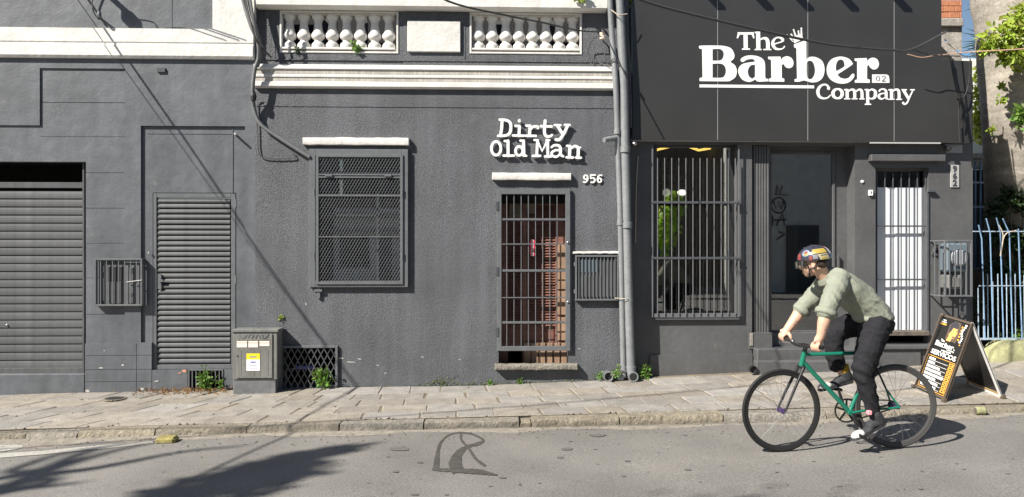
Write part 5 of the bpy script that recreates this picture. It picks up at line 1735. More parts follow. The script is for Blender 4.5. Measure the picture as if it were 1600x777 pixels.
bushy('dark_shrub', 'dark dry shrub behind the left end of the fence', [(P(1535, 505, .5), .13), (P(1528, 480, .5), .1), (P(1545, 520, .5), .1)], 60, .08, 'leafd', 45)

# ================================================================== sandwich board
F1, F2, F3, F4 = G(1475, 629), G(1428, 607), G(1517, 601), G(1567, 623)
hA = .5 * ((F1 - F4).length)
A1 = P(1520, 505, (F1.y + F4.y) / 2); A2 = A1 + (F2 - F1); F3 = F4 + (F2 - F1)
AF = thing('sandwich_board', (F1 + F4 + F2 + F3) / 4, 'folding black sandwich board with services price list on the pavement', 'sandwich board')
def pan(Fa, Fb, Aa, Ab):
    n = (Fb - Fa).cross(Aa - Fa).normalized()
    def f(u, v, o=0.0): return Fa.lerp(Fb, u).lerp(Aa.lerp(Ab, u), v) + n * o
    return f, n
def panelboard(f, m, name, lo=-.012, hi=.0, u0=.0, u1=1.0, v0=.03, v1=1.0):
    mb = MB()
    c_ = [(u0, v0), (u1, v0), (u1, v1), (u0, v1)]
    mb.add([f(u, v, lo) for u, v in c_] + [f(u, v, hi) for u, v in c_], [(3, 2, 1, 0), (4, 5, 6, 7), (0, 1, 5, 4), (1, 2, 6, 5), (2, 3, 7, 6), (3, 0, 4, 7)])
    return mb.build(name, m, AF)
f, nrm = pan(F2, F1, A2, A1)                    # left panel, seen from outside
sg = 1 if nrm.x < 0 else -1
fo = lambda u, v, o=0.0: f(u, v, o * sg)
M['board'] = mat('black printed board', (.022, .021, .02), .35)
M['gold'] = mat('orange print', (.72, .36, .06), .5)
M['boardframe'] = mat('brown board frame', (.10, .075, .055), .5)
M['skinprint'] = mat('printed skin tone', (.75, .36, .12), .45)
pb = panelboard(fo, M['board'], 'front_panel', -.012, .0)
def fr(u0, u1, v0, v1): return u0, u1, v0, v1
mb = MB()
for u0, u1, v0, v1 in ((0, .03, 0, 1), (.97, 1, 0, 1), (.03, .97, .03, .055), (.03, .97, .975, 1)):
    c_ = [(u0, v0), (u1, v0), (u1, v1), (u0, v1)]
    mb.add([fo(u, v, -.02) for u, v in c_] + [fo(u, v, .008) for u, v in c_], [(3, 2, 1, 0), (4, 5, 6, 7), (0, 1, 5, 4), (1, 2, 6, 5), (2, 3, 7, 6), (3, 0, 4, 7)])
mb.build('panel_frame', M['boardframe'], AF)
def flat(polys, m, name, o):
    mb = MB()
    for i, poly in enumerate(polys):
        k = len(mb.v)
        mb.v += [fo(u, v, o + i * .00008) for u, v in poly]
        mb.f.append(tuple(range(k, k + len(poly))))
    return mb.build(name, m, pb)
bx = lambda u0, u1, v0, v1: [(u0, v0), (u1, v0), (u1, v1), (u0, v1)]
def ftext(s, u, v, h, m, name, w=None, o=.0012, bold=.0):
    me = mesh_text(s, 1.0, bold=bold)
    xs = [q.co.x for q in me.vertices]
    cw = (max(xs) - min(xs)) or 1
    W_ = (F1 - F2).length; H_ = (A1 - F1).length
    sx = (w / cw) if w else h * H_ / W_
    for q in me.vertices: q.co = fo(u + q.co.x * sx, v + q.co.y * h, o) - root_loc(AF)
    ob = bpy.data.objects.new(name, me); COL.objects.link(ob); ob.parent = pb
    me.materials.append(m)
    return ob
# portrait of a man with a fresh haircut, in profile to the right
flat([[(.38, .72), (.72, .70), (.74, .78), (.74, .84), (.70, .955), (.5, .96), (.38, .90)]], M['boardframe'], 'portrait_ground', .0006)
flat([[(.42, .70), (.46, .76), (.44, .80), (.44, .865), (.60, .885), (.655, .875), (.66, .845), (.69, .815), (.665, .80), (.665, .785), (.65, .778), (.655, .765), (.63, .745), (.575, .75), (.56, .70)]], M['skinprint'], 'portrait_face', .001)
flat([[(.44, .80), (.415, .84), (.42, .90), (.47, .945), (.56, .96), (.63, .94), (.665, .90), (.655, .875), (.60, .872), (.52, .875), (.50, .84), (.48, .825), (.465, .80)], [(.60, .752), (.645, .755), (.655, .77), (.62, .765), (.58, .775), (.565, .765)], [(.625, .845), (.65, .85), (.65, .842), (.625, .838)]], M['ink'], 'portrait_hair', .0014)
flat([bx(.80 + .03 * math.sin(k), .86 + .03 * math.sin(k), .72 + k * .027, .738 + k * .027) for k in range(9)], M['paper'], 'side_print', .0012)
flat([bx(.745, .79, .74 + k * .04, .765 + k * .04) for k in range(5)] + [bx(.84, .88, .69, .705)], M['gold'], 'side_print', .0012)
flat([bx(.10, .26, .905, .918), bx(.13, .24, .93, .94)], M['paper'], 'small_print', .0012)
flat([bx(.09, .28, .875, .895)], M['gold'], 'small_print', .0012)
ftext('The', .34, .685, .045, M['paper'], 'lettering', bold=.02)
ftext('Barber.', .46, .64, .075, M['paper'], 'lettering', w=.62, bold=.03)
flat([bx(.14, .62, .607, .613)], M['paper'], 'underline', .0012)
ftext('Company', .66, .597, .034, M['paper'], 'lettering', bold=.02)
flat([bx(.40, .70, .563, .575)], M['paper'], 'small_print', .0012)
ftext('SERVIÇOS', .5, .52, .08, M['paper'], 'lettering', w=.8, bold=.03)
tb = [bx(.07, .93, .465, .472), bx(.07, .085, .07, .465), bx(.915, .93, .07, .465), bx(.07, .93, .063, .07)]
flat(tb, M['gold'], 'table_rule', .0012)
rows = [.2, .22, .42, .5, .62, .42, .52, .5]
rl_, wl_, gl_ = [], [], []
for i, L_ in enumerate(rows):
    v = .448 - i * .047
    u = .13
    k = 0
    while u < .13 + L_ - .02:
        w_ = (.08, .05, .11, .07)[(i + k) % 4]
        wl_.append(bx(u, min(u + w_, .13 + L_), v - .024, v)); u += w_ + .012; k += 1
    rl_.append(bx(.12, .74, v - .033, v - .029))
    gl_.append(bx(.77, .9, v - .032, v + .006))
flat(wl_, M['paper'], 'price_list_print', .0012); flat(rl_, M['paper'], 'table_rule', .0012); flat(gl_, M['gold'], 'price_box', .0012)
flat([bx(.80, .87, .448 - i * .047 - .02, .448 - i * .047 - .006) for i in range(8)], M['board'], 'price_print', .0016)
# right panel, its inside facing the street
g_, nr2 = pan(F3, F4, A2, A1)
s2 = 1 if nr2.x > 0 else -1
gi = lambda u, v, o=0.0: g_(u, v, o * s2)
panelboard(gi, M['board'], 'back_panel', -.006, .006)
M['edgewhite'] = mat('white board edge', (.75, .74, .72), .4)
mb = MB()
for u0, u1, v0, v1 in ((.945, 1, 0, 1), (.035, .945, .0, .045)):
    c_ = [(u0, v0), (u1, v0), (u1, v1), (u0, v1)]
    mb.add([gi(u, v, -.012) for u, v in c_] + [gi(u, v, .008) for u, v in c_], [(3, 2, 1, 0), (4, 5, 6, 7), (0, 1, 5, 4), (1, 2, 6, 5), (2, 3, 7, 6), (3, 0, 4, 7)])
mb.build('pale_edge', M['edgewhite'], AF)
mb = MB()
for u0, u1, v0, v1, o0, o1 in ((.0, .035, 0, 1, -.012, .008), (.04, .94, .045, .075, -.010, .010)):
    c_ = [(u0, v0), (u1, v0), (u1, v1), (u0, v1)]
    mb.add([gi(u, v, o0) for u, v in c_] + [gi(u, v, o1) for u, v in c_], [(3, 2, 1, 0), (4, 5, 6, 7), (0, 1, 5, 4), (1, 2, 6, 5), (2, 3, 7, 6), (3, 0, 4, 7)])
mb.build('gold_edge', mat('dull gold edge', (.4, .27, .13), .5), AF)
mb = MB()
for q in (F1, F2, F3, F4): mb.box(q.x - .022, q.x + .022, q.y - .02, q.y + .02, q.z - .005, q.z + .04, .005)
mb.build('foot', M['boardframe'], AF)
MB().bar(F1.lerp(A1, .22), F4.lerp(A1, .22), .012).build('stay', M['black'], AF) if False else None
mb = MB().bar(F2.lerp(F1, .5).lerp(A1.lerp(A2, .5), .22), F3.lerp(F4, .5).lerp(A1.lerp(A2, .5), .22), .01); mb.build('stay', M['black'], AF)

# ================================================================== the other side of the street (seen in the panes, shades the road)
def far_wall(name, label, cat, x0, x1, z1, y, m, d=4):
    t = thing(name, ((x0 + x1) / 2, y, -.2), label, cat)
    MB().box(x0, x1, y - d, y, -.6, z1, .03).build('wall', m, t)
    return t
t = far_wall('opposite_house', 'low pale house across the street reflected in the mesh window', 'building', -4.7, -2.0, 2.85, -15.2, M['white2'])
for z0, z1_ in ((2.55, 2.7), (2.1, 2.2)): MB().box(-4.8, -1.9, -15.2, -15.05, z0, z1_).build('band', M['concrete'], t)
MB().box(-3.3, -2.9, -15.2, -15.17, .3, 2.0).build('door', M['blackiron'], t)
MB().box(-4.5, -3.6, -15.2, -15.17, 1.0, 2.0).build('window', M['black'], t)
MB().box(-4.9, -1.8, -19.5, -15.3, 2.87, 3.2).build('roof', M['barkd'], t)
t = far_wall('graffiti_wall', 'pale graffiti covered wall across the street reflected in the glass door', 'wall', 7.75, 12.5, 6.0, -15.2, M['white2'], .3)
zq = lambda x, y: (x, y)
gq = [([(10.2 + .35 * math.cos(a), 3.3 + .38 * math.sin(a)) for a in [k * math.pi / 10 for k in range(21)]], .06), ([(10.45, 3.5), (10.35, 3.1), (10.2, 3.45), (10.08, 3.1), (9.95, 3.5)], .06),
      ([(9.7, 2.3), (9.7, 2.8), (9.9, 2.8), (9.9, 2.3)], .07), ([(10.1, 2.3), (10.4, 2.9), (10.5, 2.3)], .07), ([(9.6, 2.55), (10.6, 2.6)], .06), ([(10.1, 3.9), (10.1, 4.3), (10.3, 3.9), (10.4, 4.3)], .06), ([(10.0, 3.85), (10.7, 3.8)], .04),
      ([(8.2, 2.4), (8.6, 3.0), (8.5, 2.3)], .06), ([(10.1, 1.6), (10.5, 1.9), (10.2, 2.0)], .07), ([(9.2, 1.8), (9.2, 2.3), (9.5, 2.0)], .08)]
mb = MB()
gq = [([(9.5 + (x - 10.2) * .66, 3.0 + (y - 3.3) * .66) for x, y in p], w_ * .75) for p, w_ in gq]
for i, (p, w_) in enumerate(gq): ribbon(mb, p, w_, zq, -15.19 + .001 * i, -15.21)
mb.build('graffiti', M['ink'], t)
mb = MB().box(9.75, 10.8, -15.2, -15.1, -.2, 2.35); mb.build('gate', M['blackiron'], t)
far_wall('opposite_block', 'dark grey house across the street behind the photographer', 'building', -12, -5.4, 5.5, -16.0, M['room'])
far_wall('opposite_block', 'tall dark garden wall across the street between the pale house and graffiti wall', 'wall', -5.3, 9.5, 7.5, -20, M['barkd'], 1)
far_wall('opposite_block', 'dark building across the street right of the graffiti wall', 'building', 12.7, 22, 7.0, -16.0, M['room'])
def street_tree(base, label, blobs, n, size, m, seed, limbs, r0=.14):
    rng = random.Random(seed)
    t = thing('street_tree', base, label, 'tree')
    tr = MB()
    for pts in limbs:
        pts = [Vector(p) for p in pts]
        q = crom([tuple(p) for p in pts], 4)
        k = len(q)
        a, b_ = (r0, r0 * .55) if pts[0].z - base.z < .3 else (r0 * .4, r0 * .12)
        tr.tube(q, [lerp(a, b_, i / (k - 1)) for i in range(k)], 8)
    tr.build('trunk', M['barkd'], t)
    mb = MB()
    for c_, r in blobs:
        c_ = Vector(c_)
        for _ in range(n):
            d = Vector((rng.gauss(0, 1), rng.gauss(0, 1), rng.gauss(0, .8))).normalized() * r * rng.random() ** .45
            p = c_ + d
            nn = Vector((rng.uniform(-1, 1), rng.uniform(-1, 1), rng.uniform(-.3, 1))).normalized()
            tt = nn.cross(Vector((rng.uniform(-1, 1), rng.uniform(-1, 1), rng.uniform(-1, 1)))).normalized()
            l = size * rng.uniform(.6, 1.3); s = nn.cross(tt) * l * .3
            mb.add([p, p + tt * l * .5 + s, p + tt * l, p + tt * l * .5 - s], [(0, 1, 2), (0, 2, 3)])
    mb.build('crown', M[m], t)
    return t
M['leafr'] = leaf_mat('brightened leaf', (.55, .75, .1))  # leaf green brightened so the backlit tree looks sunlit in the pane
b0 = Vector((5.35, -14.2, -.1))
street_tree(b0, 'slim bright green tree across the street reflected in the barred shop window', [(b0 + Vector((-.1, 0, 1.7)), .4), (b0 + Vector((.1, 0, 2.1)), .5), (b0 + Vector((.2, 0, 2.5)), .45), (b0 + Vector((.4, 0, 2.9)), .35), (b0 + Vector((.5, 0, 3.2)), .25)], 300, .17, 'leafr', 61, [[b0, b0 + Vector((0, 0, 1.5)), b0 + Vector((.1, 0, 3))]], .06)
# street tree on the near side at the left: bare limbs and one dense clump shade the road
tb = Vector((-12.6, -9.4, -.1))
def sh(px, py, h): return GS(px, py, h * 1.8)
fork = Vector((-12.3, -9.0, 5.4))
lim = [[tb, tb + Vector((.05, .1, 2.6)), fork],
       [fork, sh(-20, 775, 4.6), sh(60, 742, 4.8), sh(140, 716, 5.0), sh(190, 702, 5.2), sh(262, 688, 5.4)],
       [sh(20, 760, 4.7), sh(90, 726, 5.1), sh(150, 702, 5.3), sh(230, 690, 5.6)],
       [fork, sh(-60, 760, 4.6), sh(20, 735, 4.9), sh(90, 711, 5.2), sh(150, 700, 5.5)],
       [sh(60, 742, 4.8), sh(130, 735, 5.1), sh(200, 722, 5.2), sh(290, 705, 5.4), sh(380, 697, 5.7)],
       [sh(-20, 765, 4.7), sh(60, 762, 5.0), sh(130, 754, 5.2)],
       [fork, sh(160, 790, 4.4), sh(300, 770, 4.7), sh(420, 735, 4.9), sh(520, 705, 5.2)],
       [fork, fork + Vector((-.6, -.5, 1.2)), fork + Vector((-1.4, -1, 2.6))]]
cb = [(sh(px, py, h), r) for px, py, h, r in ((250, 778, 4.6, .22), (300, 765, 4.6, .26), (345, 750, 4.7, .26), (390, 736, 4.8, .26), (430, 726, 4.9, .24), (470, 716, 5.0, .2), (505, 708, 5.1, .16), (360, 768, 4.6, .3), (420, 752, 4.8, .26), (470, 735, 4.9, .2), (530, 703, 5.2, .12), (280, 790, 4.5, .3))]
cb += [(fork + Vector((-1.5, -1, 2.8)), .9), (fork + Vector((-.8, -1.2, 2.2)), .7)]
street_tree(tb, 'street tree on the near side at the left that shades the road', cb, 105, .16, 'leafd', 62, lim, .2)
b1 = Vector((-3.6, -9.0, 0))
q1 = [sh(1003, 822, 5.5)]
tb2 = q1[0] + Vector((-.8, -1.6, -5.2)); tb2.z = -.1
street_tree(tb2, 'street tree behind the camera whose lowest twigs shade the bottom of the road', [(q, .24) for q in q1] + [(q1[0] + Vector((-.5, -.8, 1)), .8)], 260, .13, 'leafd', 63, [[tb2, tb2 + Vector((0, 0, 3)), tb2.lerp(q1[0], .7) + Vector((0, 0, 1)), q1[0]]], .14)

# ================================================================== bicycle
BY = (G(1222, 706.5).y + G(1400, 700).y) / 2
def Q(px, py, yo=0.0): return P(px, py, BY + yo)
BK = thing('bicycle', G(1310, 703), 'green fixed gear bicycle ridden to the left along the road', 'bicycle')
M['green'] = mat('green bicycle paint', (.006, .145, .092), .28, coat=.6, noise=(3, .05))
M['bikeblack'] = mat('black bicycle parts', (.015, .015, .016), .35)
M['rim'] = mat('black rim', (.02, .02, .021), .3)
M['rearrim'] = mat('grey rim', (.055, .054, .053), .45)
M['reartyre'] = mat('sunlit tyre tone', (.05, .049, .048), .7)  # rubber paler than the front tyre, sunlight put into the colour
M['purple'] = mat('purple anodised hub', (.2, .13, .33), .35, metal=.8)
def wheel(name, c, Rr, ax, mt, mr, hubm):
    w = part(name, BK, c)
    ax = Vector(ax).normalized()
    e1 = Vector((0, 0, 1)); e1 = (e1 - ax * e1.dot(ax)).normalized(); e2 = ax.cross(e1)
    N = 64
    circ = lambda r, o=0.0: [c + (e1 * math.cos(2 * math.pi * k / N) + e2 * math.sin(2 * math.pi * k / N)) * r + ax * o for k in range(N)]
    MB().tube(circ(Rr - .0145), .0145, 10, closed=True).build('tyre', mt, w, smooth=True, angle=180)
    mb = MB()
    prof = [(Rr - .024, .0125), (Rr - .036, .0125), (Rr - .051, .004), (Rr - .051, -.004), (Rr - .036, -.0125), (Rr - .024, -.0125)]
    m = len(prof)
    for r, o in prof: mb.v += circ(r, o)
    for i in range(m):
        j = (i + 1) % m
        for k in range(N):
            k2 = (k + 1) % N
            mb.f.append((i * N + k, i * N + k2, j * N + k2, j * N + k))
    mb.build('rim', mr, w, smooth=True, angle=35)
    mb = MB()
    for k in range(28):
        a = 2 * math.pi * k / 28
        b_ = a + (.55 if (k // 2) % 2 else -.55)
        sd = ax * (.03 if k % 2 else -.03)
        p = c + (e1 * math.cos(a) + e2 * math.sin(a)) * (Rr - .05)
        q = c + (e1 * math.cos(b_) + e2 * math.sin(b_)) * .024 + sd
        mb.tube([q, p], .0011, 4)
    o = mb.build('spokes', M['iron'], w); o['kind'] = 'stuff'
    mb = MB()
    mb.tube([c - ax * .05, c + ax * .05], .013, 12)
    mb.tube([c - ax * .035, c - ax * .029], .022, 14); mb.tube([c + ax * .029, c + ax * .035], .022, 14)
    mb.build('hub', hubm, w, smooth=True, angle=40)
    MB().tube([c - ax * .065, c + ax * .065], .006, 8).build('axle', M['chrome'], w)
    return w
th = R(6)
axf = Vector((math.sin(th), -math.cos(th), 0))
cF = Q(1221, 641.5); cR = Q(1399, 634.5)
RW = (cF.z - G(1222, 706.5).z)
RWr = cR.z - G(1400, 700).z
wheel('front_wheel', cF, RW, axf, M['rubber'], M['rim'], M['purple'])
wheel('rear_wheel', cR, RWr, (0, -1, 0), M['reartyre'], M['rearrim'], M['purple'])
bb = Q(1327.5, 644)
ht, hb = Q(1257.5, 548), Q(1252.5, 570)
st_top = Q(1362, 551)
mb = MB()
mb.tube([hb + (hb - ht) * .1, ht], .021, 12)
mb.tube([ht.lerp(hb, .3), Q(1363, 551)], .0155, 12)
mb.tube([ht.lerp(hb, .75), bb], .0185, 12)
mb.tube([bb, Q(1340, 614.5)], .0165, 12)
MBB = MB().tube([Q(1340, 614.5), Q(1366, 548)], .016, 12)
for s in (-1, 1):
    mb.tube([bb + Vector((0, .03 * s, 0)), Q(1352, 641.5, .05 * s), cR + Vector((0, .062 * s, 0))], .009, 8)
    mb.tube([Q(1384, 607, .045 * s), cR + Vector((0, .062 * s, 0))], .008, 8)
    MBB.tube([Q(1361, 556, .02 * s), Q(1384, 607, .045 * s)], .008, 8)
mb.tube([bb - Vector((0, .036, 0)), bb + Vector((0, .036, 0))], .022, 14)
mb.build('frame', M['green'], BK, smooth=True, angle=50)
MBB.build('black_frame_tubes', M['bikeblack'], BK, smooth=True, angle=50)
# fork turned with the wheel
mb, mg = MB(), MB()
crown = hb + (hb - ht).normalized() * .02
for s in (-1, 1):
    a = axf * (.052 * s)
    m_ = mb if s > 0 else mb
    mb.tube([crown + a * .8, (crown + a).lerp(cF + a * 1.15, .55) + Vector((-.004, 0, 0)), cF + a * 1.15], [.013, .011, .008], 10)
mb.tube([crown - axf * .045, crown + axf * .045], .014, 10)
mb.build('fork', M['bikeblack'], BK, smooth=True, angle=50)
# stem, bar, grips, brake bits
stm = ht + (ht - hb).normalized() * .045
fw = Vector((-math.cos(th), -math.sin(th), 0))
clamp = stm + fw * .07 + Vector((0, 0, .0))
mb = MB().tube([ht, stm + (ht - hb) * .1], .017, 12); mb.tube([stm, clamp], .016, 10)
mb.build('stem', M['bikeblack'], BK, smooth=True, angle=50)
bn = Q(1286, 543.5, -.27); bf = Q(1221, 524, .30)
bar_pts = [bn, bn.lerp(clamp, .6) + Vector((-.01, 0, 0)), clamp, bf.lerp(clamp, .6) + Vector((-.01, 0, 0)), bf]
bar_pts = [Vector(p) for p in crom([tuple(p) for p in bar_pts], 5)]
MB().tube(bar_pts, .0125, 10).build('handlebar', M['bikeblack'], BK, smooth=True, angle=60)
MB().tube([bn, bn.lerp(clamp, .45)], .0165, 10).build('grip', M['bikeblack'], BK, smooth=True, angle=60)
MB().tube([bf, bf.lerp(clamp, .45)], .0165, 10).build('grip', M['bikeblack'], BK, smooth=True, angle=60)
mb = MB().ell(clamp.lerp(bf, .3) + Vector((0, 0, .012)), .02, .025, .014); mb.tube([clamp.lerp(bf, .22) + Vector((-.01, 0, .0)), clamp.lerp(bf, .6) + Vector((-.045, 0, -.02))], .006, 6)
mb.build('brake_lever', M['chrome'], BK, smooth=True)
# saddle
sp = Q(1372, 528)
MB().tube([Q(1364, 552), sp], .0135, 10).build('seat_post', M['bikeblack'], BK, smooth=True)
mb = MB().tube([Q(1345, 524), Q(1358, 522), Q(1374, 521), Q(1388, 518)], [(.018, .016), (.03, .018), (.055, .02), (.065, .022)], 12)
mb.build('saddle', M['bikeblack'], BK, smooth=True, angle=80)
# drivetrain on the far side
cr_c = bb + Vector((0, .055, 0))
mb = MB()
N = 48
for r0, r1 in ((.085, .096),):
    pts_o = []
    for k in range(N):
        a = 2 * math.pi * k / N
        rr = r1 + (.004 if k % 2 else 0)
        for r, y in ((r0, -.003), (rr, -.003), (rr, .003), (r0, .003)):
            mb.v.append(cr_c + Vector((r * math.cos(a), y, r * math.sin(a))))
    for k in range(N):
        k2 = (k + 1) % N
        for q in range(4):
            mb.f.append((k * 4 + q, k2 * 4 + q, k2 * 4 + (q + 1) % 4, k * 4 + (q + 1) % 4))
for k in range(5):
    a = 2 * math.pi * k / 5 + .3
    mb.bar(cr_c, cr_c + Vector((.087 * math.cos(a), 0, .087 * math.sin(a))), .016, .006, up=(0, 1, 0))
mb.build('chainring', M['bikeblack'], BK)
mb = MB()
for s in (1, -1):
    d = (cR - bb).normalized(); n_ = Vector((-d.z, 0, d.x))
    mb.tube([cr_c + n_ * (.094 * s), cR + Vector((0, .055, 0)) + n_ * (.034 * s)], .0055, 6)
mb.build('chain', M['bikeblack'], BK)
MB().tube([cR + Vector((0, .05, 0)), cR + Vector((0, .058, 0))], .034, 18).build('sprocket', M['bikeblack'], BK)
pn = Q(1348, 683, -.14); pf = Q(1303, 607, .17)
mb = MB().tube([bb + Vector((0, -.06, 0)), Vector((pn.x, BY - .075, pn.z))], [.014, .011], 10); mb.build('crank_arm', M['bikeblack'], BK, smooth=True)
mb = MB().tube([bb + Vector((0, .075, 0)), Vector((pf.x, BY + .085, pf.z))], [.014, .011], 10); mb.build('crank_arm', M['bikeblack'], BK, smooth=True)
for c_, s in ((pn, -1), (pf, 1)):
    mb = MB().tube([c_ + Vector((0, -.05 * s, 0)), c_ + Vector((0, .05 * s, 0))], .009, 8)
    R3 = Matrix.Rotation(R(28 if s < 0 else 8), 3, 'Y')
    for y in (-.045, .045):
        mb.bar(c_ + R3 @ Vector((-.045, y, 0)), c_ + R3 @ Vector((.045, y, 0)), .012, .022)
    for x in (-.045, .045):
        mb.bar(c_ + R3 @ Vector((x, -.045, 0)), c_ + R3 @ Vector((x, .045, 0)), .012, .022)
    mb.build('pedal', M['bikeblack'], BK)

# ================================================================== rider
PR = thing('person', G(1330, 700), 'man in pale green shirt and sticker covered helmet riding the green bicycle', 'person')
M['skin'] = mat('bare skin', (.56, .35, .25), .5, noise=(25, .07), bump=(60, .1, .002))  # one even skin colour all over
M['shirt'] = mat('sage green cotton', (.225, .24, .19), .85, noise=(9, .07), bump=[(16, .6, .02), (300, .25, .001)])
M['trouser'] = mat('black denim', (.017, .017, .02), .9, spec=.2, noise=(8, .25), bump=[(14, .7, .02), (200, .3, .001)])
M['shoe'] = mat('charcoal suede', (.026, .027, .031), .8, noise=(30, .2))
M['toe'] = mat('white rubber', (.5, .49, .47), .45)
M['sock'] = mat('mustard sock', (.45, .27, .02), .9)
M['hair'] = mat('dark brown hair', (.05, .03, .02), .6, bump=(80, .6, .004))
def solid(name, mb, m, parent, voxel, smooth_it=4, rough=0.0, seed=0, folds=None):
    """closed shapes fused into one continuous surface"""
    o = mb.build(name, m, parent)
    md = o.modifiers.new('fuse', 'REMESH'); md.mode = 'VOXEL'; md.voxel_size = voxel; md.use_smooth_shade = True
    sm = o.modifiers.new('smooth', 'SMOOTH'); sm.iterations = smooth_it; sm.factor = .5
    dg = bpy.context.evaluated_depsgraph_get()
    me = bpy.data.meshes.new_from_object(o.evaluated_get(dg))
    o.modifiers.clear()
    old = o.data
    o.data = me
    bpy.data.meshes.remove(old)
    me.materials.clear(); me.materials.append(m)
    if folds:
        off = root_loc(o)
        nn = [v.normal.copy() for v in me.vertices]
        for v, n in zip(me.vertices, nn):
            v.co += n * folds(v.co + off)
    for p in me.polygons: p.use_smooth = True
    return o
def chain(mb, pts, n=14, seg=4):
    """rounded tapering limb through (point, radius or (ra, rb))"""
    rows = []
    for p, r in pts:
        ra, rb = r if isinstance(r, tuple) else (r, r)
        rows.append((p.x, p.y, p.z, ra, rb))
    q = crom(rows, seg)
    mb.tube([Vector(r[:3]) for r in q], [(max(.003, r[3]), max(.003, r[4])) for r in q], n)
    for e in (q[0], q[-1]):
        k = min(e[3], e[4]); mb.ell(Vector(e[:3]), k, k, k, 12, 8)
    return mb

# head frame: looking left and away from the street side camera
hc = Q(1271, 408.5)
yaw_h = R(32)
hf = Vector((-math.cos(yaw_h), math.sin(yaw_h), -.16)).normalized()      # forward
hs_ = Vector((-math.sin(yaw_h), -math.cos(yaw_h), 0)).normalized()       # his left side, towards the camera
hu = hs_.cross(hf).normalized()
if hu.z < 0: hu = -hu
H = lambda f_, s_, u_: hc + hf * f_ + hs_ * s_ + hu * u_
HM = Matrix((hf, hs_, hu)).transposed()
body = MB()
body.ell(H(-.01, 0, .01), .096, .075, .1, 18, 12, HM)
body.ell(H(.035, 0, -.05), .058, .056, .065, 16, 10, HM)
body.ell(H(.06, 0, -.095), .026, .032, .022, 12, 8, HM)       # chin
body.tube([H(.088, 0, -.005), H(.112, 0, -.04), H(.092, 0, -.05)], [.008, .013, .01], 10)      # nose
body.ell(H(.086, 0, -.072), .012, .024, .007, 10, 6, HM)      # lips
body.ell(H(.086, 0, -.082), .011, .021, .007, 10, 6, HM)
body.ell(H(.082, .03, .012), .012, .022, .009, 10, 6, HM)     # brows
body.ell(H(.082, -.03, .012), .012, .022, .009, 10, 6, HM)
for s in (1, -1):
    body.ell(H(-.008, .076 * s, -.015), .02, .009, .032, 12, 8, HM)
    body.ell(H(-.003, .078 * s, -.04), .012, .008, .014, 10, 6, HM)
chain(body, [(H(-.03, 0, -.05), .058), (Q(1287, 430), .056), (Q(1300, 442), .07), (Q(1325, 462), (.12, .09)), (Q(1355, 485), (.12, .09)), (Q(1370, 502), (.12, .08))], 16)
# near arm
sN, eN, wN = Q(1312, 440, -.17), Q(1291, 490, -.235), Q(1283, 523, -.235)
hN = Q(1273, 541, -.215)
chain(body, [(Q(1312, 442, -.1), .06), (sN, .058), (Q(1301, 466, -.21), .052), (eN, .048), (Q(1287, 505, -.24), .047), (wN, .034), (Q(1279, 531, -.228), .033)])
sF, eF, wF = Q(1296, 440, .17), Q(1252, 484, .26), Q(1229, 517, .245)
hF_ = Q(1226, 525.5, .235)
chain(body, [(Q(1300, 444, .1), .06), (sF, .058), (Q(1274, 463, .23), .052), (eF, .048), (Q(1244, 497, .262), .047), (wF, .034), (Q(1226, 521, .24), .033)])
def hand(mb, hc_, wrist, ax, inner):
    """fist on the grip: ax = bar direction, inner = side of the stem (+1/-1 along ax)"""
    ax = ax.normalized()
    up = (wrist - hc_); up = (up - ax * up.dot(ax)).normalized()        # from the bar to the wrist
    fwd = ax.cross(up).normalized()
    if fwd.x > 0: fwd = -fwd                                             # away from the rider
    pt = lambda ang, r, k: hc_ + (up * math.cos(ang) + fwd * math.sin(ang)) * r + ax * k
    # palm and back of the hand
    mb.tube([wrist, hc_ + up * .05 + fwd * .0, pt(.55, .034, 0), pt(1.1, .034, 0)], [(.03, .022), (.04, .02), (.043, .017), (.04, .012)], 14)
    mb.ell(hc_ + up * .036 - fwd * .004, .034, .034, .022)
    L = [(-.033, 2.5), (-.011, 2.9), (.011, 2.8), (.033, 2.3)]
    for i, (k, sweep) in enumerate(L):
        k2 = k * inner
        pts = [pt(.7 + sweep * t, .031 if t < .5 else .029, k2 * (1 - .08 * t)) for t in [j / 7 for j in range(8)]]
        rr = [.0115, .011, .0115, .0105, .01, .0105, .0095, .008]
        mb.tube(pts, rr, 9); mb.ell(pts[-1], .008, .008, .008, 8, 6); mb.ell(pts[0], .0125, .0125, .0125, 8, 6)
    th_ = [hc_ + up * .04 - fwd * .004 + ax * (.03 * inner), pt(-.5, .036, .047 * inner), pt(-1.3, .03, .052 * inner), pt(-2.0, .029, .048 * inner), pt(-2.5, .028, .044 * inner)]
    mb.tube([Vector(p) for p in crom([tuple(p) for p in th_], 3)], [.016, .016, .015, .014, .0135, .0135, .013, .013, .0125, .012, .0115, .0105, .009], 9)
axb = (bn - clamp).normalized()
hand(body, bn.lerp(clamp, .2), wN, axb, -1)
axb2 = (bf - clamp).normalized()
hand(body, bf.lerp(clamp, .2), wF, axb2, -1)
# legs inside the trousers, so that the body is one figure
chain(body, [(Q(1368, 505, -.06), .09), (Q(1352, 572, -.12), .06), (Q(1360, 625, -.12), .045), (Q(1366, 648, -.12), .036)])
chain(body, [(Q(1362, 505, .06), .09), (Q(1302, 524, .12), .06), (Q(1307, 560, .12), .045), (Q(1317, 584, .13), .036)])
solid('body', body, M['skin'], PR, .0048, 2)

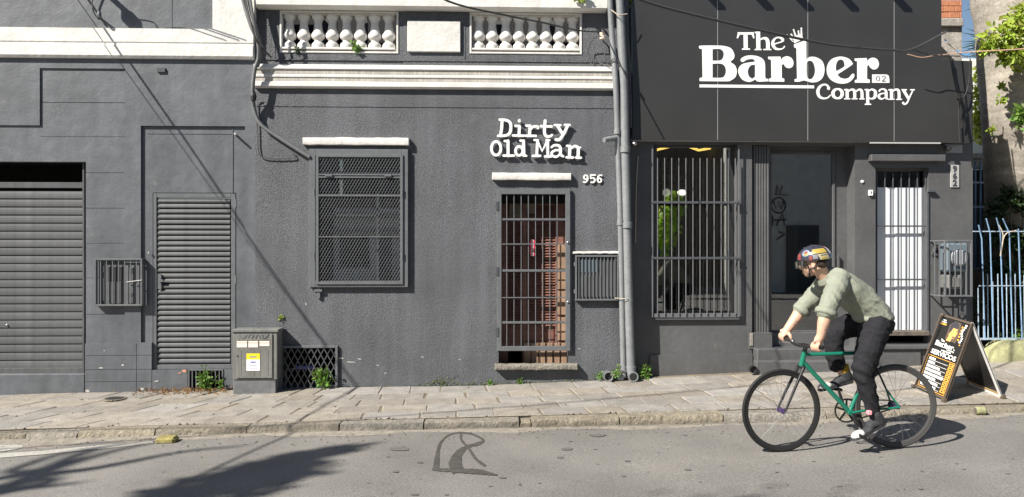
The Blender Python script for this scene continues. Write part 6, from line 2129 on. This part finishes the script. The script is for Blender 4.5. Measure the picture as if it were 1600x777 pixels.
shirt = MB()
chain(shirt, [(Q(1297, 430), (.085, .07)), (Q(1306, 438), (.175, .105)), (Q(1320, 450), (.195, .125)), (Q(1338, 465), (.18, .132)), (Q(1356, 481), (.172, .128)), (Q(1370, 494), (.168, .108)), (Q(1374, 499), (.165, .098))], 22, 5)
shirt.ell(Q(1372, 494), .11, .165, .06, 18, 10)
shirt.ell(Q(1352, 496), .1, .15, .055, 18, 10)
chain(shirt, [(Q(1310, 437, -.11), .095), (Q(1308, 446, -.165), .092), (Q(1300, 466, -.21), .08), (Q(1293, 482, -.232), .072), (Q(1291, 489, -.236), .073)], 16)
chain(shirt, [(Q(1302, 437, .11), .1), (Q(1294, 442, .17), .097), (Q(1274, 462, .23), .082), (Q(1257, 478, .257), .07), (Q(1253, 484, .26), .071)], 16)
from mathutils import noise
def folds(p):
    # long creases from the armpits and waist, running with the back
    u, w_ = p.x * .74 - p.z * .67, p.x * .67 + p.z * .74
    w2 = w_ + .05 * noise.noise((u * 6, w_ * 9, p.y * 6))
    a = noise.ridged_multi_fractal((u * 3.8, w2 * 14 + 3, p.y * 5), .9, 2.1, 3, .9, 1.6)
    return .0125 * (a - 1.0) * (.5 + abs(noise.noise((p.x * 5, p.y * 5, p.z * 5 + 8))))
so = solid('shirt', shirt, M['shirt'], PR, .0062, 5, folds=folds)
for e, d, r in ((Q(1290.5, 490, -.236), Q(1287, 505, -.24) - Q(1301, 466, -.21), .082), (Q(1252, 485.5, .26), Q(1244, 497, .262) - Q(1274, 463, .23), .073)):
    d = d.normalized()
    MB().tube([e - d * .03, e - d * .022, e, e + d * .014, e + d * .018], [r * .95, r * 1.04, r * 1.05, r * 1.02, r * .8], 20, cap=False).build('rolled_cuff', M['shirt'], PR, smooth=True, angle=80)
nk = Q(1290, 431)
cd_ = (Q(1283, 424) - Q(1297, 440)).normalized()
e1 = Vector((0, 1, 0)); e2 = cd_.cross(e1).normalized()
mb = MB()
for k in range(21):
    a = math.pi * 2 * k / 20
    for r, h in ((.072, -.03), (.074, .012), (.086, -.012), (.092, -.03)):
        front = .02 * max(0, math.cos(a))
        mb.v.append(nk + (e1 * math.sin(a) + e2 * math.cos(a)) * r + cd_ * h)
for k in range(20):
    for q in range(3): mb.f.append((k * 4 + q, (k + 1) * 4 + q, (k + 1) * 4 + q + 1, k * 4 + q + 1))
mb.build('collar', M['shirt'], PR, smooth=True, angle=80)

tr = MB()
tr.ell(Q(1370, 507), .125, .165, .105, 20, 12)
tr.ell(Q(1358, 512), .1, .15, .08, 18, 10)
chain(tr, [(Q(1370, 508, -.085), .115), (Q(1360, 538, -.11), .105), (Q(1352, 566, -.12), .093), (Q(1349, 580, -.12), .089), (Q(1354, 604, -.12), .073), (Q(1361, 628, -.12), .06), (Q(1364, 641, -.12), .053)], 18)
chain(tr, [(Q(1360, 508, .085), .115), (Q(1335, 508, .1), .105), (Q(1314, 514, .115), .095), (Q(1303, 524, .12), .088), (Q(1303, 540, .12), .08), (Q(1305, 558, .12), .074), (Q(1307, 568, .12), .07)], 18)
def folds2(p):
    a = math.sin(p.z * 40 + p.x * 18 + 2 * math.sin(p.y * 12 + p.z * 8)) * math.sin(p.x * 14 + p.z * 11 + p.y * 9)
    a = noise.ridged_multi_fractal((p.x * 9 + 4, p.y * 9, p.z * 13 + p.x * 8), .9, 2.1, 3, .9, 1.6) - 1.0
    k = math.exp(-((p.z - Q(1350, 582).z) / .12) ** 2) + math.exp(-((p.z - Q(1360, 632).z) / .07) ** 2)
    return .006 * a + (.0008 + .005 * k) * math.sin(p.z * 75 + 2.5 * math.sin(p.x * 21 + p.y * 9) + p.x * 34)
solid('trousers', tr, M['trouser'], PR, .0065, 5, folds=folds2)

def shoe(ank, heel, ball, toe, y, sole_dir):
    A, Hh, B, T = (Q(*p, y) for p in (ank, heel, ball, toe))
    dn = Vector(sole_dir).normalized()
    sh_ = part('shoe', PR, Hh)
    mb = MB()
    chain(mb, [(A, (.048, .05)), (A.lerp(Hh, .6), (.044, .05)), (Hh - dn * .012, (.038, .036))], 14)
    chain(mb, [(Hh - dn * .016, (.04, .03)), (A.lerp(B, .55) + dn * .012, (.044, .038)), (B - dn * .012, (.047, .03)), (T.lerp(B, .35) - dn * .006, (.043, .023))], 14)
    solid('upper', mb, M['shoe'], sh_, .006, 3)
    d = (T - Hh).normalized()
    mb = MB()
    up = -dn
    prof = [(-.03, .026), (-.02, .036), (.05, .038), (.12, .043), (.19, .048), (.235, .042), (.255, .025)]
    s_ = Vector((0, 1, 0))
    base = Hh + dn * .02
    for (t, w_) in prof:
        c_ = base + d * t
        for sg_, h in ((-1, 0), (1, 0), (1, .024), (-1, .024)):
            mb.v.append(c_ + s_ * (w_ * sg_) + up * h)
    n_ = len(prof)
    mb.f = [(i * 4 + q, (i + 1) * 4 + q, (i + 1) * 4 + (q + 1) % 4, i * 4 + (q + 1) % 4) for i in range(n_ - 1) for q in range(4)] + [(0, 1, 2, 3), tuple((n_ - 1) * 4 + q for q in (3, 2, 1, 0))]
    mb.build('sole', M['shoe'], sh_)
    mb = MB()
    c_ = base + d * .205 + up * .028
    rot = Matrix((d, s_, d.cross(s_))).transposed()
    mb.ell(c_, .06, .05, .03, 18, 12, rot)
    mb.build('toe_cap', M['toe'], sh_, smooth=True)
    mb = MB()
    for k in range(5):
        q = A.lerp(B, .35 + .12 * k) - dn * (.03 - .003 * k)
        mb.tube([q + Vector((0, -.03, 0)) + dn * .02, q - dn * .006, q + Vector((0, .03, 0)) + dn * .02], .004, 5)
    mb.build('laces', M['shoe'], sh_)
    return sh_
shoe((1367, 648), (1377, 663), (1357, 673), (1342, 680), -.125, (-.28, 0, -1))
shoe((1319, 583), (1326, 595), (1306, 601), (1293, 604), .13, (-.05, 0, -1))
mb = MB().tube([Q(1316, 572, .127), Q(1318.5, 580, .13)], [.05, .047], 14); mb.build('sock', M['sock'], PR, smooth=True)
MB().pbox(1357, 642.5, 1363, 649, BY - .19, BY - .15, .004).build('trouser_strap', mat('red white strap', (.75, .3, .33), .6), PR)

# helmet and glasses
M['helmet'] = mat('glossy navy helmet', (.035, .035, .055), .22, coat=.7, noise=(14, .3))
hel = part('helmet', PR, hc)
def hpt(az, ph, k=1.0):
    """az from his forward towards the camera side, ph from the top"""
    return H(-.012 + .133 * k * math.sin(ph) * math.cos(az), .108 * k * math.sin(ph) * math.sin(az), .022 + .108 * k * math.cos(ph))
mb = MB()
NU, NV = 36, 12
for i in range(1, NV + 1):
    for k in range(NU):
        az = 2 * math.pi * k / NU
        mx = R(93) + R(10) * (-math.cos(az)) * .5 + R(10) * abs(math.sin(az)) * .5
        mb.v.append(hpt(az, mx * i / NV))
mb.v.append(hpt(0, 0))
T_ = len(mb.v) - 1
for i in range(NV - 1):
    for k in range(NU):
        k2 = (k + 1) % NU
        mb.f.append((i * NU + k, (i + 1) * NU + k, (i + 1) * NU + k2, i * NU + k2))
for k in range(NU): mb.f.append((T_, k, (k + 1) % NU))
# inner lip
o_ = (NV - 1) * NU
for k in range(NU):
    v = mb.v[o_ + k]; mb.v.append(hc + (v - hc) * .88 + hu * .012)
for k in range(NU):
    k2 = (k + 1) % NU
    mb.f.append((o_ + k, T_ + 1 + k, T_ + 1 + k2, o_ + k2))
shell = mb.build('shell', M['helmet'], hel, smooth=True, angle=60)
def sticker(name, m, az0, az1, p0, p1, k=1.012, rnd=False, skew=0.0):
    mb = MB()
    n1, n2 = 8, 6
    if rnd:
        ca, cp = (az0 + az1) / 2, (p0 + p1) / 2
        ra, rp = (az1 - az0) / 2, (p1 - p0) / 2
        mb.v.append(hpt(R(ca), R(cp), k))
        for r in (.5, 1):
            for j in range(16):
                t = j * math.pi / 8
                mb.v.append(hpt(R(ca + ra * r * math.cos(t)), R(cp + rp * r * math.sin(t)), k))
        for j in range(16):
            j2 = (j + 1) % 16
            mb.f += [(0, 1 + j, 1 + j2), (1 + j, 17 + j, 17 + j2, 1 + j2)]
    else:
        for i in range(n1 + 1):
            for j in range(n2 + 1):
                mb.v.append(hpt(R(lerp(az0, az1, i / n1) + skew * (j / n2 - .5)), R(lerp(p0, p1, j / n2)), k))
        mb.f = [(i * (n2 + 1) + j, (i + 1) * (n2 + 1) + j, (i + 1) * (n2 + 1) + j + 1, i * (n2 + 1) + j + 1) for i in range(n1) for j in range(n2)]
    return mb.build(name, m, hel, smooth=True)
S1 = mat('yellow helmet sticker', (.34, .25, .05), .35); S2 = mat('cream helmet sticker', (.36, .32, .2), .35)
S3 = mat('blue white helmet sticker', (.2, .25, .31), .35); S4 = mat('red helmet sticker', (.24, .05, .045), .35); S5 = mat('grey helmet sticker', (.2, .19, .22), .35)
sticker('sticker', S1, 92, 146, 50, 72)
sticker('sticker', S2, 112, 148, 76, 100, skew=8)
sticker('sticker', S1, 120, 140, 90, 98, 1.016)
sticker('sticker', M['ink'], 118, 142, 80, 84, 1.017)
sticker('sticker', S3, 52, 84, 48, 78, rnd=True)
sticker('sticker', S4, 60, 76, 55, 66, 1.016, rnd=True)
sticker('sticker', S1, 62, 78, 66, 74, 1.017)
sticker('sticker', S4, 160, 178, 38, 58, skew=10)
sticker('sticker', S5, 155, 178, 58, 82)
sticker('sticker', M['toe'], 160, 168, 44, 76, 1.016)
sticker('sticker', S4, 28, 46, 62, 88, skew=6)
sticker('sticker', S5, 92, 108, 76, 94)
sticker('sticker', S4, 80, 90, 80, 96)
mb = MB()
for az, ph in ((60, 26), (100, 30), (140, 28), (20, 30), (85, 12)):
    q = hpt(R(az), R(ph), 1.004); mb.ell(q, .009, .009, .006, 8, 6)
mb.build('vent_hole', M['black'], hel)
# clear visor plate and glasses
mb = MB()
for k in range(11):
    a = R(lerp(-42, 60, k / 10))
    for h, rr in ((.0, .150), (-.055, .158)):
        mb.v.append(H(-.012 + rr * math.cos(a), .12 * math.sin(a) * rr / .15, .015 + h))
mb.f = [(2 * k, 2 * k + 1, 2 * k + 3, 2 * k + 2) for k in range(10)]
M['visor'] = glass_mat('clear visor', .75, .25, .05)
mb.build('visor', M['visor'], hel, smooth=True)
mb = MB()
for k in range(7):
    a = R(lerp(-50, 60, k / 6))
    mb.v.append(H(.0 + .108 * math.cos(a), .1 * math.sin(a), .008)); mb.v.append(H(.0 + .104 * math.cos(a), .096 * math.sin(a), -.03))
mb.f = [(2 * k, 2 * k + 1, 2 * k + 3, 2 * k + 2) for k in range(6)]
gl_ = mb.build('glasses', M['black'], PR, smooth=True)
mb = MB()
mb.tube([H(.035, .1, -.01), H(.03, .076, -.06), H(.045, .03, -.118)], .0065, 6)
mb.tube([H(-.06, .098, -.02), H(-.02, .08, -.05), H(.03, .076, -.062)], .006, 6)
mb.tube([H(.035, -.1, -.01), H(.03, -.076, -.06), H(.045, -.02, -.118), H(.045, .03, -.118)], .0065, 6)
mb.build('chin_strap', M['black'], hel)
mb = MB()
mb.ell(H(-.055, 0, -.022), .055, .079, .05, 16, 10, HM)
mb.build('hair', M['hair'], PR, smooth=True)
# faint tattoo lines on the forearms, following the skin
M['tattoo'] = mat('faded tattoo ink', (.2, .13, .12), .6)
def tattoo(a, b_, r0, r1, lst):
    d = (b_ - a).normalized(); e1_ = d.cross(Vector((0, 1, 0))).normalized(); e2_ = -Vector((0, 1, 0)); e2_ = (e2_ - d * e2_.dot(d)).normalized()
    mb = MB()
    for arc in lst:
        pts = []
        for t, ang in crom(arc, 5):
            r = lerp(r0, r1, t) * 1.0
            pts.append(a.lerp(b_, t) + (e2_ * math.cos(R(ang)) + e1_ * math.sin(R(ang))) * r)
        mb.tube(pts, .0028, 5)
    return mb.build('tattoo', M['tattoo'], PR, smooth=True)
lines = [[(.2, 10), (.28, 35), (.4, 30), (.42, 5), (.3, -5), (.2, 10)], [(.24, 15), (.36, 22)], [(.12, 40), (.2, 50), (.3, 48)], [(.45, 25), (.52, 10), (.5, -10)]]
tattoo(Q(1287, 505, -.24), wN, .0445, .034, lines)
tattoo(Q(1244, 497, .262), wF, .0445, .034, lines)
